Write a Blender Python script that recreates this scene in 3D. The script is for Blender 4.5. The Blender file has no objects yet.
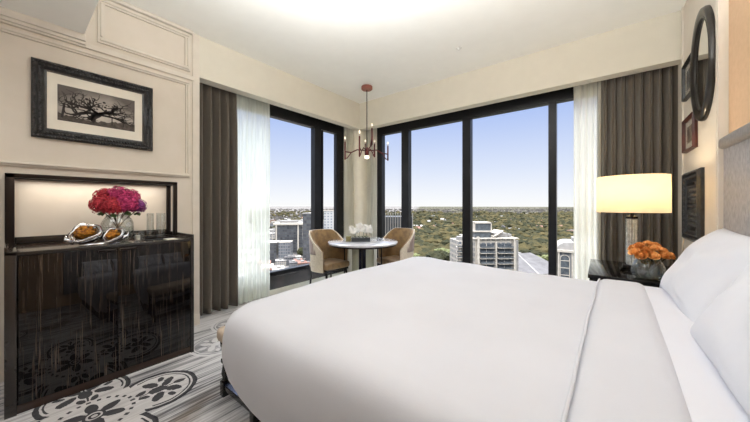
import bpy, bmesh, math, random
from mathutils import Vector, Matrix, noise
random.seed(7)
PI = math.pi
COL = bpy.context.scene.collection
SN, CS, FP, EYE = .617, .787, 287.0, 1.2

def at(px, t):
    """world x, y of the vertical line seen at column px, t metres deep"""
    u = (px - 375) / FP
    return ((u * CS - SN) * t, (CS + u * SN) * t)

# ------------------------------------------------------------------ nodes
class NT:
    def __init__(s, mat):
        mat.use_nodes = True
        s.nt = mat.node_tree; s.n = s.nt.nodes; s.l = s.nt.links; s.n.clear()
        s.out = s.n.new('ShaderNodeOutputMaterial')
    def node(s, typ, ins=None, **kw):
        n = s.n.new(typ)
        for k, v in kw.items(): setattr(n, k, v)
        for k, v in (ins or {}).items():
            if isinstance(v, E): v = v.s
            if isinstance(v, bpy.types.NodeSocket): s.l.new(v, n.inputs[k])
            else: n.inputs[k].default_value = v
        return n
class E:
    def __init__(e, T, s): e.T = T; e.s = s
    def m(e, op, *o):
        n = e.T.n.new('ShaderNodeMath'); n.operation = op
        for i, v in enumerate((e,) + o):
            if isinstance(v, E): e.T.l.new(v.s, n.inputs[i])
            else: n.inputs[i].default_value = v
        return E(e.T, n.outputs[0])
    def __add__(a, b): return a.m('ADD', b)
    def __sub__(a, b): return a.m('SUBTRACT', b)
    def __mul__(a, b): return a.m('MULTIPLY', b)
    def __truediv__(a, b): return a.m('DIVIDE', b)
    def abs(a): return a.m('ABSOLUTE')
    def lt(a, b): return a.m('LESS_THAN', b)
    def gt(a, b): return a.m('GREATER_THAN', b)
    def mx(a, b): return a.m('MAXIMUM', b)
    def mn(a, b): return a.m('MINIMUM', b)
    def sq(a): return a * a
    def sqrt(a): return a.m('SQRT')
    def cos(a): return a.m('COSINE')
    def sin(a): return a.m('SINE')
    def step(a, lo, hi):
        n = a.T.node('ShaderNodeMapRange', {'From Min': lo, 'From Max': hi}, clamp=True)
        a.T.l.new(a.s, n.inputs['Value']); return E(a.T, n.outputs[0])
def rgba(c): return (c[0], c[1], c[2], 1)
def lin(*c):  # sRGB 0..255 -> linear
    return tuple((v/255/12.92) if v/255 <= .04045 else ((v/255+.055)/1.055)**2.4 for v in c)
def mixc(T, f, a, b):
    n = T.n.new('ShaderNodeMix'); n.data_type = 'RGBA'
    for i, v in ((0, f), (6, a), (7, b)):
        if isinstance(v, E): v = v.s
        if isinstance(v, bpy.types.NodeSocket): T.l.new(v, n.inputs[i])
        elif i == 0: n.inputs[0].default_value = v
        else: n.inputs[i].default_value = rgba(v)
    return n.outputs[2]
def coords(T, kind='Object', scale=(1,1,1), rot=(0,0,0)):
    if kind == 'World': s = T.node('ShaderNodeNewGeometry').outputs['Position']
    else: s = T.node('ShaderNodeTexCoord').outputs[kind]
    return T.node('ShaderNodeMapping', {'Vector': s, 'Scale': scale, 'Rotation': rot}).outputs[0]
def noi(T, vec, scale=5, detail=3, rough=.5):
    return E(T, T.node('ShaderNodeTexNoise', {'Vector': vec, 'Scale': scale, 'Detail': detail, 'Roughness': rough}).outputs['Fac'])
MATS = {}
def mat(name, c, rough=.6, metal=0, c2=None, ns=8, stretch=(1,1,1), bump=0, bs=60, coat=0, emit=None, es=0, spec=.5, sheen=0, trans=0, ior=1.45):
    m = bpy.data.materials.new(name); T = NT(m)
    b = T.node('ShaderNodeBsdfPrincipled', {'Roughness': rough, 'Metallic': metal, 'Coat Weight': coat,
        'Coat Roughness': .04, 'Specular IOR Level': spec, 'Sheen Weight': sheen, 'Transmission Weight': trans, 'IOR': ior})
    if c2 is None: c2 = tuple(v*.93 for v in c)
    v = coords(T, 'Object', stretch)
    f = noi(T, v, ns, 4).step(.35, .65)
    T.l.new(mixc(T, f, c, c2), b.inputs['Base Color'])
    if bump:
        h = noi(T, v, bs, 4)
        bn = T.node('ShaderNodeBump', {'Height': h, 'Strength': bump, 'Distance': .01})
        T.l.new(bn.outputs[0], b.inputs['Normal'])
    if emit: b.inputs['Emission Color'].default_value = rgba(emit); b.inputs['Emission Strength'].default_value = es
    T.l.new(b.outputs[0], T.out.inputs[0])
    MATS[name] = m
    return m
def glassmat(name, tint=(1,1,1), gl=.08, rough=.0, base=.02):
    m = bpy.data.materials.new(name); T = NT(m)
    fr = T.node('ShaderNodeLayerWeight', {'Blend': .5})
    f = E(T, fr.outputs['Facing']).m('POWER', 4.0) * gl + base
    tr = T.node('ShaderNodeBsdfTransparent', {'Color': rgba(tint)})
    g = T.node('ShaderNodeBsdfGlossy', {'Roughness': rough})
    mx = T.node('ShaderNodeMixShader', {0: f, 1: tr.outputs[0], 2: g.outputs[0]})
    T.l.new(mx.outputs[0], T.out.inputs[0]); MATS[name] = m; return m

# ------------------------------------------------------------------ mesh builder
class MB:
    def __init__(s): s.bm = bmesh.new()
    def poly(s, pts): 
        vs = [s.bm.verts.new(p) for p in pts]
        try: s.bm.faces.new(vs)
        except Exception: pass
    def box(s, x0, x1, y0, y1, z0, z1, M=None, bev=0):
        b = bmesh.new()
        bmesh.ops.create_cube(b, size=1)
        for v in b.verts:
            v.co = Vector(((x0+x1)/2 + v.co.x*(x1-x0), (y0+y1)/2 + v.co.y*(y1-y0), (z0+z1)/2 + v.co.z*(z1-z0)))
        if bev: bmesh.ops.bevel(b, geom=b.edges[:], offset=bev, segments=3, profile=.5, affect='EDGES', clamp_overlap=True)
        s.add(b, M); return s
    def add(s, b, M=None):
        mp = {}
        for v in b.verts: mp[v] = s.bm.verts.new(M @ v.co if M else v.co)
        for f in b.faces:
            try: s.bm.faces.new([mp[v] for v in f.verts])
            except Exception: pass
        b.free()
    def grid(s, rows, closed_u=False, closed_v=False):
        V = [[s.bm.verts.new(p) for p in r] for r in rows]
        nr, nc = len(V), len(V[0])
        for i in range(nr - (0 if closed_v else 1)):
            for j in range(nc - (0 if closed_u else 1)):
                a, b, c, d = V[i][j], V[i][(j+1) % nc], V[(i+1) % nr][(j+1) % nc], V[(i+1) % nr][j]
                try: s.bm.faces.new([a, b, c, d])
                except Exception: pass
        return V
    def cap(s, ring):
        try: s.bm.faces.new(ring)
        except Exception: pass
    def lathe(s, prof, c=(0,0,0), n=28, M=None, sx=1, sy=1, caps=True):
        rows = []
        for r, z in prof:
            row = []
            for k in range(n):
                a = 2*PI*k/n
                p = Vector((c[0] + r*math.cos(a)*sx, c[1] + r*math.sin(a)*sy, c[2] + z))
                row.append(M @ p if M else p)
            rows.append(row)
        V = s.grid(rows, closed_u=True)
        if caps: s.cap(V[0][::-1]); s.cap(V[-1])
        return s
    def tube(s, pts, r, n=8, caps=True):
        pts = [Vector(p) for p in pts]
        rr = r if isinstance(r, (list, tuple)) else [r]*len(pts)
        up = Vector((0,0,1)); rows = []
        prev = None
        for i, p in enumerate(pts):
            t = (pts[min(i+1, len(pts)-1)] - pts[max(i-1, 0)]).normalized()
            a = prev if prev is not None else (Vector((1,0,0)) if abs(t.z) > .9 else up)
            x = (a - t*a.dot(t)).normalized(); prev = x; y = t.cross(x)
            rows.append([p + (x*math.cos(2*PI*k/n) + y*math.sin(2*PI*k/n))*rr[i] for k in range(n)])
        V = s.grid(rows, closed_u=True)
        if caps: s.cap(V[0][::-1]); s.cap(V[-1])
        return s
    def ico(s, c, r, sub=2, sc=(1,1,1), jit=0, seed=0):
        b = bmesh.new(); bmesh.ops.create_icosphere(b, subdivisions=sub, radius=1)
        for v in b.verts:
            k = 1 + (noise.noise(v.co*1.7 + Vector((seed*3.1, seed*1.7, 0)))*jit if jit else 0)
            v.co = Vector((c[0] + v.co.x*r*sc[0]*k, c[1] + v.co.y*r*sc[1]*k, c[2] + v.co.z*r*sc[2]*k))
        s.add(b); return s
    def build(s, name, m, parent=None, smooth=False, loc=None, keep=False):
        me = bpy.data.meshes.new(name)
        bmesh.ops.recalc_face_normals(s.bm, faces=s.bm.faces[:]) if not keep else None
        s.bm.to_mesh(me); s.bm.free()
        if isinstance(m, str): m = MATS[m]
        me.materials.append(m)
        o = bpy.data.objects.new(name, me); COL.objects.link(o)
        if smooth:
            me.polygons.foreach_set('use_smooth', [True]*len(me.polygons))
            if smooth != 'all': me.set_sharp_from_angle(angle=math.radians(smooth if smooth > 1 else 40))
        if parent: o.parent = parent
        if loc: o.location = loc
        return o
def tag(o, label, cat, group=None, kind=None):
    o['label'] = label; o['category'] = cat
    if group: o['group'] = group
    if kind: o['kind'] = kind
    return o
def struct(o, label=None):
    o['kind'] = 'structure'
    if label: o['label'] = label
    return o
def empty(name, loc=(0,0,0), rz=0, label=None, cat=None, group=None, kind=None):
    o = bpy.data.objects.new(name, None); COL.objects.link(o); o.empty_display_size = .1
    o.location = loc; o.rotation_euler = (0,0,rz)
    if label: tag(o, label, cat, group, kind)
    return o
def kids(o): return [c for c in bpy.data.objects if c.parent == o]
def copy_tree(o, parent=None):
    c = o.copy(); COL.objects.link(c); c.parent = parent
    for ch in kids(o): copy_tree(ch, c)
    return c
def box(name, m, x0, x1, y0, y1, z0, z1, parent=None, bev=0):
    return MB().box(x0, x1, y0, y1, z0, z1, bev=bev).build(name, m, parent, smooth=40 if bev else False)

# ------------------------------------------------------------------ materials
mat('wall_paint', lin(218,209,196), .75, c2=lin(215,206,192), bump=.03, bs=200)
mat('trim_paint', lin(220,212,199), .5)
mat('bulkhead_paint', lin(222,217,202), .75, c2=lin(219,214,199))
mat('ceiling_paint', lin(250,250,244), .9, c2=lin(248,248,242))
mat('column_paint', lin(240,236,220), .7)
mat('tan_panel', lin(214,180,146), .7, c2=lin(208,174,140), ns=30, bump=.04, bs=300)
mat('black_metal', lin(24,25,28), .35, .3, c2=lin(30,31,35))
mat('sill_black', lin(40,40,42), .22, .0, c2=lin(58,56,54), coat=.5)
mat('curb_paint', lin(224,226,212), .6)
mat('taupe_curtain', lin(102,94,84), .8, c2=lin(90,83,73), ns=300, stretch=(1,1,.2), sheen=.35)
mat('dark_metal', lin(38,32,30), .3, .6)
mat('gallery_wood', lin(54,40,33), .25, c2=lin(42,31,26), ns=20, stretch=(1,.1,1), coat=.4)
mat('cabinet_frame', lin(46,42,40), .25, .2, coat=.5)
mat('bed_linen', lin(203,205,213), .85, c2=lin(199,201,209), ns=3, bump=.04, bs=220, sheen=.2)
mat('pillow_cotton', lin(220,222,231), .85, c2=lin(217,219,228), ns=3, bump=.05, bs=180, sheen=.2)
mat('headboard_leather', lin(176,172,172), .5, c2=lin(148,144,144), ns=60, stretch=(1,1,.5), bump=.3, bs=140)
mat('headboard_roll', lin(172,168,166), .35, .2, c2=lin(150,146,144), ns=60)
mat('bench_fabric', lin(196,178,160), .75, c2=lin(184,166,148), ns=80, bump=.1, bs=300)
mat('ebony', lin(20,18,18), .25, coat=.6)
mat('bluish_reflection', lin(120,130,165), .18, .8)  # bluish reflection on the bench stretcher, put into the colour
mat('valance_brown', lin(84,72,68), .8)
mat('gloss_black', lin(12,11,12), .1, spec=.35, c2=lin(16,14,14))
mat('marble', lin(232,232,235), .15, c2=lin(176,178,186), ns=6, coat=.6)
mat('pedestal_pale_reflection', lin(206,210,186), .25, .35)  # pale flanks reflected in the polished pedestal, painted as its colour
mat('pedestal_dark_reflection', lin(32,34,50), .2, .3)  # dark middle reflected in the polished pedestal, painted as a colour
mat('tan_leather', lin(156,128,88), .4, c2=lin(122,98,70), ns=12, sheen=.2)
mat('taupe_fabric', lin(206,196,176), .7, c2=lin(190,178,158), ns=40)
mat('brown_back', lin(132,114,106), .3, .3, c2=lin(158,140,132), ns=6)
mat('copper', lin(112,62,60), .28, .8, c2=lin(78,42,46))
mat('copper_canopy', lin(158,98,84), .4, .3)
mat('bulb_glow', (1,.9,.75), .5, emit=(1,.82,.6), es=1.6)
mat('candle_sleeve', lin(214,200,190), .4)
mat('shade_linen', lin(250,232,190), .9)
mat('lamp_metal', lin(48,44,42), .25, .9)
mat('crystal', (1,1,1), .0, trans=1, ior=1.45, c2=(.98,.99,1))
mat('flute_glass', lin(244,244,240), .12, c2=lin(190,190,186), ns=30)
mat('silver', lin(225,226,228), .14, 1, c2=lin(200,200,204))
mat('gold_texture', lin(206,140,40), .45, .35, c2=lin(120,66,18), ns=60, bump=1, bs=90)
mat('stem_green', lin(58,74,40), .6, c2=lin(40,50,30))
mat('leaf_green', lin(52,70,34), .55, c2=lin(74,92,48), ns=20)
mat('stem_brown', lin(74,60,44), .6)
mat('orchid_white', lin(250,250,246), .6, c2=lin(240,240,236))
mat('tray_dark', lin(58,62,66), .35)
mat('olive_box', lin(116,110,70), .5)
mat('paper_white', lin(236,232,222), .7)
mat('wax_white', lin(240,238,230), .5)
mat('rose_orange', lin(238,176,100), .7, c2=lin(196,114,48), ns=3)
mat('rose_peach', lin(250,204,136), .7, c2=lin(232,160,86), ns=3)
mat('hyd_crimson', lin(206,58,70), .7, c2=lin(120,10,34), ns=70)
mat('hyd_magenta', lin(206,62,118), .7, c2=lin(120,12,64), ns=70)
mat('hyd_purple', lin(150,70,140), .7, c2=lin(86,20,84), ns=70)
mat('mirror_glass', lin(235,238,238), .01, 1, c2=lin(235,238,238))
mat('frame_black', lin(34,34,36), .3, c2=lin(20,20,21), ns=40, bump=.9, bs=70, coat=.3)
mat('frame_edge', lin(92,91,92), .35, .3, c2=lin(26,26,28), ns=70, bump=1, bs=90)
mat('frame_brown', lin(86,44,34), .35, c2=lin(60,30,26))
mat('mat_board', lin(236,230,216), .8)
mat('art_tree', lin(44,38,36), .7)
mat('art_field', lin(62,56,52), .8, c2=lin(90,82,76), ns=60)
mat('photo_grey', lin(150,150,148), .6, c2=lin(90,92,92), ns=12)
mat('photo_warm', lin(170,150,130), .6, c2=lin(110,96,86), ns=10)
mat('mirror_frame', lin(52,48,44), .28, .3, c2=lin(36,34,32), ns=12, coat=.3)
mat('sprinkler_white', lin(232,232,226), .5)
glassmat('window_glass', (.985,.99,.99), .08, 0, .0)
glassmat('picture_glass', (1,1,1), .6, .02, .02)
glassmat('vase_glass', (.93,.945,.945), 1.0, .0, .09)
glassmat('water', (.90,.93,.92), .6, .0, .03)

def art_sky():
    m = bpy.data.materials.new('art_sky'); T = NT(m)
    s = T.node('ShaderNodeSeparateXYZ', {0: coords(T, 'Generated')})
    z = E(T, s.outputs[2]); y = E(T, s.outputs[1])
    w = noi(T, coords(T, 'Object', (1,1,2)), 9, 3) * .5
    f = (((y - .5).sq()*1.6) + (z - .30).abs()*.9 + w - .2).step(.05, .75)
    b = T.node('ShaderNodeBsdfPrincipled', {'Roughness': .8, 'Base Color': mixc(T, f, lin(200,192,182), lin(92,86,82))})
    T.l.new(b.outputs[0], T.out.inputs[0]); MATS['art_sky'] = m
art_sky()

def sheer(name, col, alpha):
    m = bpy.data.materials.new(name); T = NT(m)
    v = coords(T, 'Object', (1,1,.05))
    f = noi(T, v, 60, 2).step(.3, .7) * .16 + alpha
    d = T.node('ShaderNodeBsdfDiffuse', {'Color': rgba(col)})
    t = T.node('ShaderNodeBsdfTranslucent', {'Color': rgba(col)})
    a = T.node('ShaderNodeMixShader', {0: .55, 1: d.outputs[0], 2: t.outputs[0]})
    tr = T.node('ShaderNodeBsdfTransparent')
    mx = T.node('ShaderNodeMixShader', {0: f, 1: tr.outputs[0], 2: a.outputs[0]})
    T.l.new(mx.outputs[0], T.out.inputs[0]); MATS[name] = m
sheer('sheer_voile', lin(250,254,246), .55)
sheer('sheer_dense', lin(253,252,240), .74)

def shade_mat():
    m = bpy.data.materials.new('lamp_shade_glow'); T = NT(m)
    d = T.node('ShaderNodeBsdfDiffuse', {'Color': rgba(lin(250,236,200))})
    t = T.node('ShaderNodeBsdfTranslucent', {'Color': rgba(lin(255,238,204))})
    a = T.node('ShaderNodeMixShader', {0: .6, 1: d.outputs[0], 2: t.outputs[0]})
    e = T.node('ShaderNodeEmission', {'Color': rgba(lin(255,238,204)), 'Strength': .34})
    s = T.node('ShaderNodeAddShader', {0: a.outputs[0], 1: e.outputs[0]})
    T.l.new(s.outputs[0], T.out.inputs[0]); MATS['lamp_shade_glow'] = m
shade_mat()

def macassar():
    m = bpy.data.materials.new('macassar'); T = NT(m)
    a = noi(T, coords(T, 'Object', (60, 150, 3.4)), 1.6, 3, .5)
    b2 = noi(T, coords(T, 'Object', (30, 34, .8)), 1.3, 3)
    st = a.step(.545, .64) * b2.step(.40, .66)
    c = mixc(T, b2.step(.35,.7), lin(11,10,11), lin(21,18,18))
    c = mixc(T, st * .42, c, lin(128,112,96))
    b = T.node('ShaderNodeBsdfPrincipled', {'Roughness': .3, 'Coat Weight': .85, 'Coat Roughness': .02, 'Specular IOR Level': .0, 'Base Color': c})
    T.l.new(b.outputs[0], T.out.inputs[0]); MATS['macassar'] = m
macassar()

def carpet():
    m = bpy.data.materials.new('carpet'); T = NT(m)
    geo = T.node('ShaderNodeNewGeometry').outputs['Position']
    wob = T.node('ShaderNodeTexNoise', {'Vector': geo, 'Scale': 14.0, 'Detail': 2.0})
    w = T.node('ShaderNodeVectorMath', {0: wob.outputs['Color'], 1: (.5,.5,.5)}, operation='SUBTRACT')
    w2 = T.node('ShaderNodeVectorMath', {0: w.outputs[0], 'Scale': .018}, operation='SCALE')
    pv = T.node('ShaderNodeVectorMath', {0: geo, 1: w2.outputs[0]}, operation='ADD')
    sx = T.node('ShaderNodeSeparateXYZ', {0: pv.outputs[0]})
    X, Y = E(T, sx.outputs[0]), E(T, sx.outputs[1])
    # long brushed streaks running along the room
    s1 = noi(T, coords(T, 'World', (22, 1.1, 1)), 1.0, 5, .65)
    s2 = noi(T, coords(T, 'World', (70, 2.2, 1)), 1.0, 3, .6)
    big = noi(T, coords(T, 'World', (1.5, .6, 1)), 1.0, 2)
    st = (s1*.62 + s2*.38 + (big - .5)*.35)
    c = mixc(T, st.step(.40, .56), lin(98,97,100), lin(208,206,206))
    brown = noi(T, coords(T, 'World', (2.3, 1.5, 1)), 1.0, 4).step(.50, .64) * X.step(-2.15, -1.85)
    c = mixc(T, brown, c, mixc(T, s2.step(.4,.6), lin(84,72,60), lin(140,128,116)))
    def medallion(cx, cy, R=.30, r=.205):
        x = (X - cx); y = (Y - cy)
        ax, ay = x.abs(), y.abs()
        a, b = ax.mx(ay), ax.mn(ay)
        d = ((a - R).sq() + (b*1.0).sq()).sqrt() - r
        ring = ((d.abs().lt(.013)) * a.gt(.19))
        ring2 = (((d + .030).abs().lt(.005)) * a.gt(.23))
        rr = (x.sq() + y.sq()).sqrt()
        th = y.m('ARCTAN2', x)
        petal = rr.lt((th*6).cos()*.038 + .105) * rr.gt(.036)
        eye = (rr - .020).abs().lt(.006)
        gap = ((th*6).cos() + .72).lt(0) * rr.gt(.05)
        petal = petal * (gap * -1 + 1)
        dots = ((rr - .172).abs().lt(.010)) * (th*24).cos().gt(.15)
        # sprig in each lobe
        def ell(ea, eb, la, lb, an):
            p, q = a - ea, b - eb
            c_, s_ = math.cos(an), math.sin(an)
            e1 = (p*c_ + q*s_)/la; e2 = (q*c_ - p*s_)/lb
            return (e1.sq() + e2.sq() + (noi(T, geo, 60, 2) - .5)*1.1).lt(1)
        spr = ell(.30,.0,.05,.035,0).mx(ell(.37,.055,.052,.026,.9)).mx(ell(.28,.085,.05,.028,2.2)).mx(ell(.42,.0,.035,.02,0)).mx(ell(.345,.115,.028,.016,1.2)).mx(ell(.22,.03,.03,.018,.4))
        stem = (b.lt(.0045) * a.gt(.2) * a.lt(.46))
        field = d.lt(0).mx(rr.lt(.27))
        return field, ring.mx(ring2).mx(petal).mx(eye).mx(dots).mx(spr).mx(stem)
    for (cx, cy, cf, cl, kf) in ((-2.27, .30, lin(206,202,200), lin(34,34,40), .75),
                              (-2.62, 1.42, lin(132,132,136), lin(208,206,206), .5),
                              (-1.15, -.75, lin(206,202,200), lin(50,50,56), .75),
                              (-2.9, -.95, lin(132,132,136), lin(208,206,206), .5)):
        f, l = medallion(cx, cy)
        c = mixc(T, f * kf, c, mixc(T, s2.step(.35,.6), tuple(v*.86 for v in cf), cf))
        c = mixc(T, l * .92, c, cl)
    b = T.node('ShaderNodeBsdfPrincipled', {'Roughness': .95, 'Base Color': c, 'Specular IOR Level': .1})
    bn = T.node('ShaderNodeBump', {'Height': noi(T, geo, 260, 2), 'Strength': .35, 'Distance': .006})
    T.l.new(bn.outputs[0], b.inputs['Normal'])
    T.l.new(b.outputs[0], T.out.inputs[0]); MATS['carpet'] = m
carpet()

# ------------------------------------------------------------------ room shell
XL, YB, XR, ZC, ZB = -3.197, 3.654, .571, 2.92, 2.50
XW, YW = -3.50, 3.95          # inner faces of the window frames
YF = -2.6                     # wall behind the camera
struct(box('floor', 'carpet', -3.62, 1.2, YF-.1, 4.07, -.12, 0))
struct(box('ceiling', 'ceiling_paint', -3.75, 1.2, YF-.1, 4.2, ZC, ZC+.12))
struct(box('ceiling_entry', 'ceiling_paint', XL, 1.2, YF, .36, 2.53, ZC))
struct(box('wall_left', 'wall_paint', -3.75, XL, YF-.1, 1.178, 0, ZC))
struct(box('wall_front', 'wall_paint', -3.75, 1.2, YF-.1, YF, 0, ZC))
struct(box('wall_right', 'wall_paint', XR, 1.2, 2.645, 4.2, 0, ZC))
struct(box('wall_headboard', 'tan_panel', XR+.03, 1.2, YF-.1, 2.645, 0, ZC))
struct(box('trim_10', 'bulkhead_paint', -3.33, XL, 1.178, 3.784, ZB, ZC))
struct(box('trim_11', 'bulkhead_paint', XL, XR, YB, 3.784, ZB-.01, ZC))
struct(box('trim_12', 'column_paint', -3.75, -3.33, 1.178, 4.2, 2.66, ZC))
struct(box('trim_13', 'column_paint', -3.33, XR, 3.784, 4.2, 2.66, ZC))
m = MB(); 
r = .12; pts = [(-3.6, 4.05), (-3.6, 3.70), (-3.36, 3.70)]
for k in range(7):
    a = -PI/2 + k*PI/12; pts.append((-3.36 + r*math.cos(a) , 3.70 + r + r*math.sin(a)))
pts += [(-3.24, 4.05)]
rows = [[(x, y, z) for x, y in pts] for z in (0, 2.66)]
V = m.grid(rows, closed_u=True); m.cap(V[0]); m.cap(V[1])
struct(m.build('wall_corner', 'column_paint', smooth=30))

def moulding(name, y0, y1, z0, z1, w=.045, d=.032, parent=None):
    """picture-frame moulding on the left wall"""
    m = MB()
    x = XL
    for (a, b, c, e) in ((y0, y1, z1-w, z1), (y0, y1, z0, z0+w), (y0, y0+w, z0+w, z1-w), (y1-w, y1, z0+w, z1-w)):
        m.box(x-.005, x+d*.6, a, b, c, e)
        m.box(x, x+d, a+w*.3 if b-a > .06 else a+w*.32, b-w*.3 if b-a > .06 else b-w*.32,
              c+w*.3 if e-c < .06 else c-w*.0, e-w*.3 if e-c < .06 else e, bev=.004)
    return struct(m.build(name, 'trim_paint', smooth=40))
moulding('trim_1', .44, 1.105, 2.52, 2.885)
moulding('trim_2', -1.9, 1.105, 1.475, 2.42, w=.04)
m = MB()
for (d, z0, z1) in ((.05, 2.478, 2.53), (.035, 2.455, 2.478), (.02, 2.44, 2.455)):
    m.box(XL-.01, XL+d, YF, .37, z0, z1, bev=.003)
m.box(XL-.01, XL+.02, .37, 1.14, 2.44, 2.48, bev=.003)
struct(m.build('trim_3', 'trim_paint', smooth=40))
m = MB(); m.box(XL-.01, XL+.05, .38, 1.12, 2.885, ZC, bev=.008)
struct(m.build('trim_4', 'trim_paint', smooth=40))
struct(box('trim_5', 'trim_paint', XL-.02, XL+.012, 1.125, 1.19, 0, ZC, bev=.004))
struct(box('baseboard_left', 'trim_paint', XL-.01, XL+.018, .95, 1.19, 0, .11, bev=.004))
m = MB(); m.box(XR-.018, XR+.02, 2.645, 3.64, 0, .11, bev=.004)
struct(m.build('baseboard_right', 'trim_paint', smooth=40))
m = MB(); m.box(XR-.012, XR+.06, 2.635, 2.66, 0, ZC, bev=.003); m.box(XR-.006, XR+.06, 2.70, 2.712, 0, ZC, bev=.002)
struct(m.build('trim_6', 'trim_paint', smooth=40))
m = MB(); m.box(XR-.012, XR+.02, 3.60, 3.64, 0, ZC, bev=.003)
struct(m.build('trim_7', 'trim_paint', smooth=40))

# ------------------------------------------------------------------ windows
GT, GB = 2.415, .294
def window_left():
    m = MB()
    f0, f1 = XW-.09, XW
    m.box(f0, f1, 1.0, 3.72, GT, 2.70)
    m.box(f0, f1, 1.0, 3.72, GB-.05, GB)
    for (a, b) in ((1.0, 1.1), (2.94, 3.075), (3.435, 3.72)): m.box(f0, f1, a, b, GB, GT)
    w = struct(m.build('window_1', 'black_metal'))
    for (a, b) in ((1.1, 2.94), (3.075, 3.435)):
        box('pane', 'window_glass', XW-.055, XW-.045, a, b, GB, GT, w)
    m = MB(); m.box(XW-.09, XW+.012, 1.0, 3.72, .06, GB-.05); m.box(XW-.09, XW+.03, 1.0, 3.72, GB-.075, GB-.052, bev=.003)
    s = m.build('window_sill', 'sill_black', w, smooth=40)
    m = MB()
    for y in (3.10, 3.41): m.box(XW-.03, XW+.008, y-.012, y+.012, GB+.01, GT-.01)
    m.build('sash', 'black_metal', w)
    struct(box('trim_8', 'curb_paint', XW-.1, XW+.03, 1.178, 3.72, 0, .062))
def window_back():
    m = MB()
    f0, f1 = YW, YW+.09
    m.box(-3.26, 1.0, f0, f1, GT, 2.70)
    m.box(-3.26, 1.0, f0, f1, GB-.05, GB)
    ms = ((-3.26, -2.945), (-2.55, -2.415), (-1.53, -1.415), (-.483, -.402), (.5, 1.0))
    for (a, b) in ms: m.box(a, b, f0, f1, GB, GT)
    w = struct(m.build('window_2', 'black_metal'))
    for i in range(4):
        box('pane', 'window_glass', ms[i][1], ms[i+1][0], YW+.045, YW+.055, GB, GT, w)
    m = MB(); m.box(-3.26, 1.0, YW-.012, YW+.09, .06, GB-.05); m.box(-3.26, 1.0, YW-.03, YW+.09, GB-.075, GB-.052, bev=.003)
    m.build('window_sill', 'sill_black', w, smooth=40)
    struct(box('trim_9', 'curb_paint', -3.26, 1.0, YW-.03, YW+.1, 0, .062))
window_left(); window_back()

# ------------------------------------------------------------------ curtains
def curtain(name, m_, p0, p1, z0, z1, waves, amp, label, cat, seed=0, nx=None, flat=0.6, group=None):
    p0, p1 = Vector(p0), Vector(p1); L = (p1-p0).length; d = (p1-p0)/L; nrm = Vector((-d.y, d.x))
    nx = nx or waves*12; nz = 26
    rnd = random.Random(seed)
    ph = [rnd.uniform(-.5, .5) for _ in range(waves+3)]; am = [rnd.uniform(.55, 1.15) for _ in range(waves+3)]
    rows = []
    for k in range(nz+1):
        v = k/nz; z = z1 + (z0-z1)*v
        row = []
        for i in range(nx+1):
            u = i/nx; q = u*waves; qi = int(min(q, waves-1e-6)); fr = q-qi
            a = am[qi]*(1-fr) + am[qi+1]*fr; f = ph[qi]*(1-fr) + ph[qi+1]*fr
            w = math.sin(2*PI*q + f*(.4+v)) 
            w2 = math.sin(4*PI*q + f*3)*.25*(1-v)
            top = .45 + .55*min(1, v*5)
            off = amp*top*(a*w + w2) 
            sh = amp*.35*math.sin(2*PI*q*.5 + f*2)*v
            x = p0 + d*(u*L + sh*.6) + nrm*off
            row.append((x.x, x.y, z))
        rows.append(row)
    b = MB(); b.grid(rows)
    o = b.build(name, m_, smooth='all')
    if 'sheer' not in m_:
        s = o.modifiers.new('t', 'SOLIDIFY'); s.thickness = .003
    return tag(o, label, cat, group)
curtain('curtain', 'taupe_curtain', (-3.40, 1.20), (-3.40, 1.66), .02, 2.64, 5, .062,
        'dark taupe blackout curtain gathered beside the black cabinet, left of the sheer', 'curtain', 3)
curtain('sheer_curtain', 'sheer_voile', (-3.40, 1.63), (-3.40, 2.10), .02, 2.64, 8, .035,
        'white sheer curtain over the left window, next to the dark taupe curtain', 'sheer curtain', 5)
curtain('sheer_curtain', 'sheer_dense', (-3.40, 3.49), (-3.38, 3.69), .02, 2.64, 3, .025,
        'narrow sheer curtain bunched in the corner at the end of the left window', 'sheer curtain', 6)
curtain('sheer_curtain', 'sheer_dense', (-3.20, 3.86), (-2.985, 3.86), .02, 2.64, 3, .025,
        'narrow sheer curtain bunched in the corner at the start of the back window', 'sheer curtain', 8)
curtain('sheer_curtain', 'sheer_dense', (-.23, 3.86), (.01, 3.86), .02, 2.64, 4, .032,
        'white sheer curtain hanging behind the bedside lamp beside the brown curtain', 'sheer curtain', 9)
curtain('curtain', 'taupe_curtain', (-.02, 3.855), (.60, 3.855), .02, 2.64, 9, .062,
        'wide brown taupe curtain behind the glowing bedside lamp', 'curtain', 12)

# ------------------------------------------------------------------ cabinet
CX0, CX1, CY0, CY1, CZ = XL+.004, -2.621, -.017, .937, .95
cab = empty('cabinet', ((CX0+CX1)/2, (CY0+CY1)/2, 0), 0, 'glossy black streaked wood cabinet with two doors standing against the left wall', 'cabinet')
ox, oy = cab.location.x, cab.location.y
def cb(name, m_, *a, bev=0, parent=cab):
    return box(name, m_, a[0]-ox, a[1]-ox, a[2]-oy, a[3]-oy, a[4], a[5], parent, bev)
m = MB()
t = .022
for a in ((CX0, CX1, CY0, CY0+.045, 0, CZ-.012), (CX0, CX1-.0, CY1-t, CY1, 0, CZ-.012), (CX0, CX1-.03, CY0+t, CY1-t, CZ-.055, CZ-.035),
          (CX0, CX1-.03, CY0+t, CY1-t, .05, .07), (CX0, CX0+.015, CY0+t, CY1-t, .05, CZ-.04), (CX1-.03, CX1-.004, CY0+.045, CY1-t, CZ-.04, CZ-.028)):
    m.box(a[0]-ox, a[1]-ox, a[2]-oy, a[3]-oy, a[4], a[5], bev=.002)
m.build('body', 'cabinet_frame', cab, smooth=40)
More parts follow.
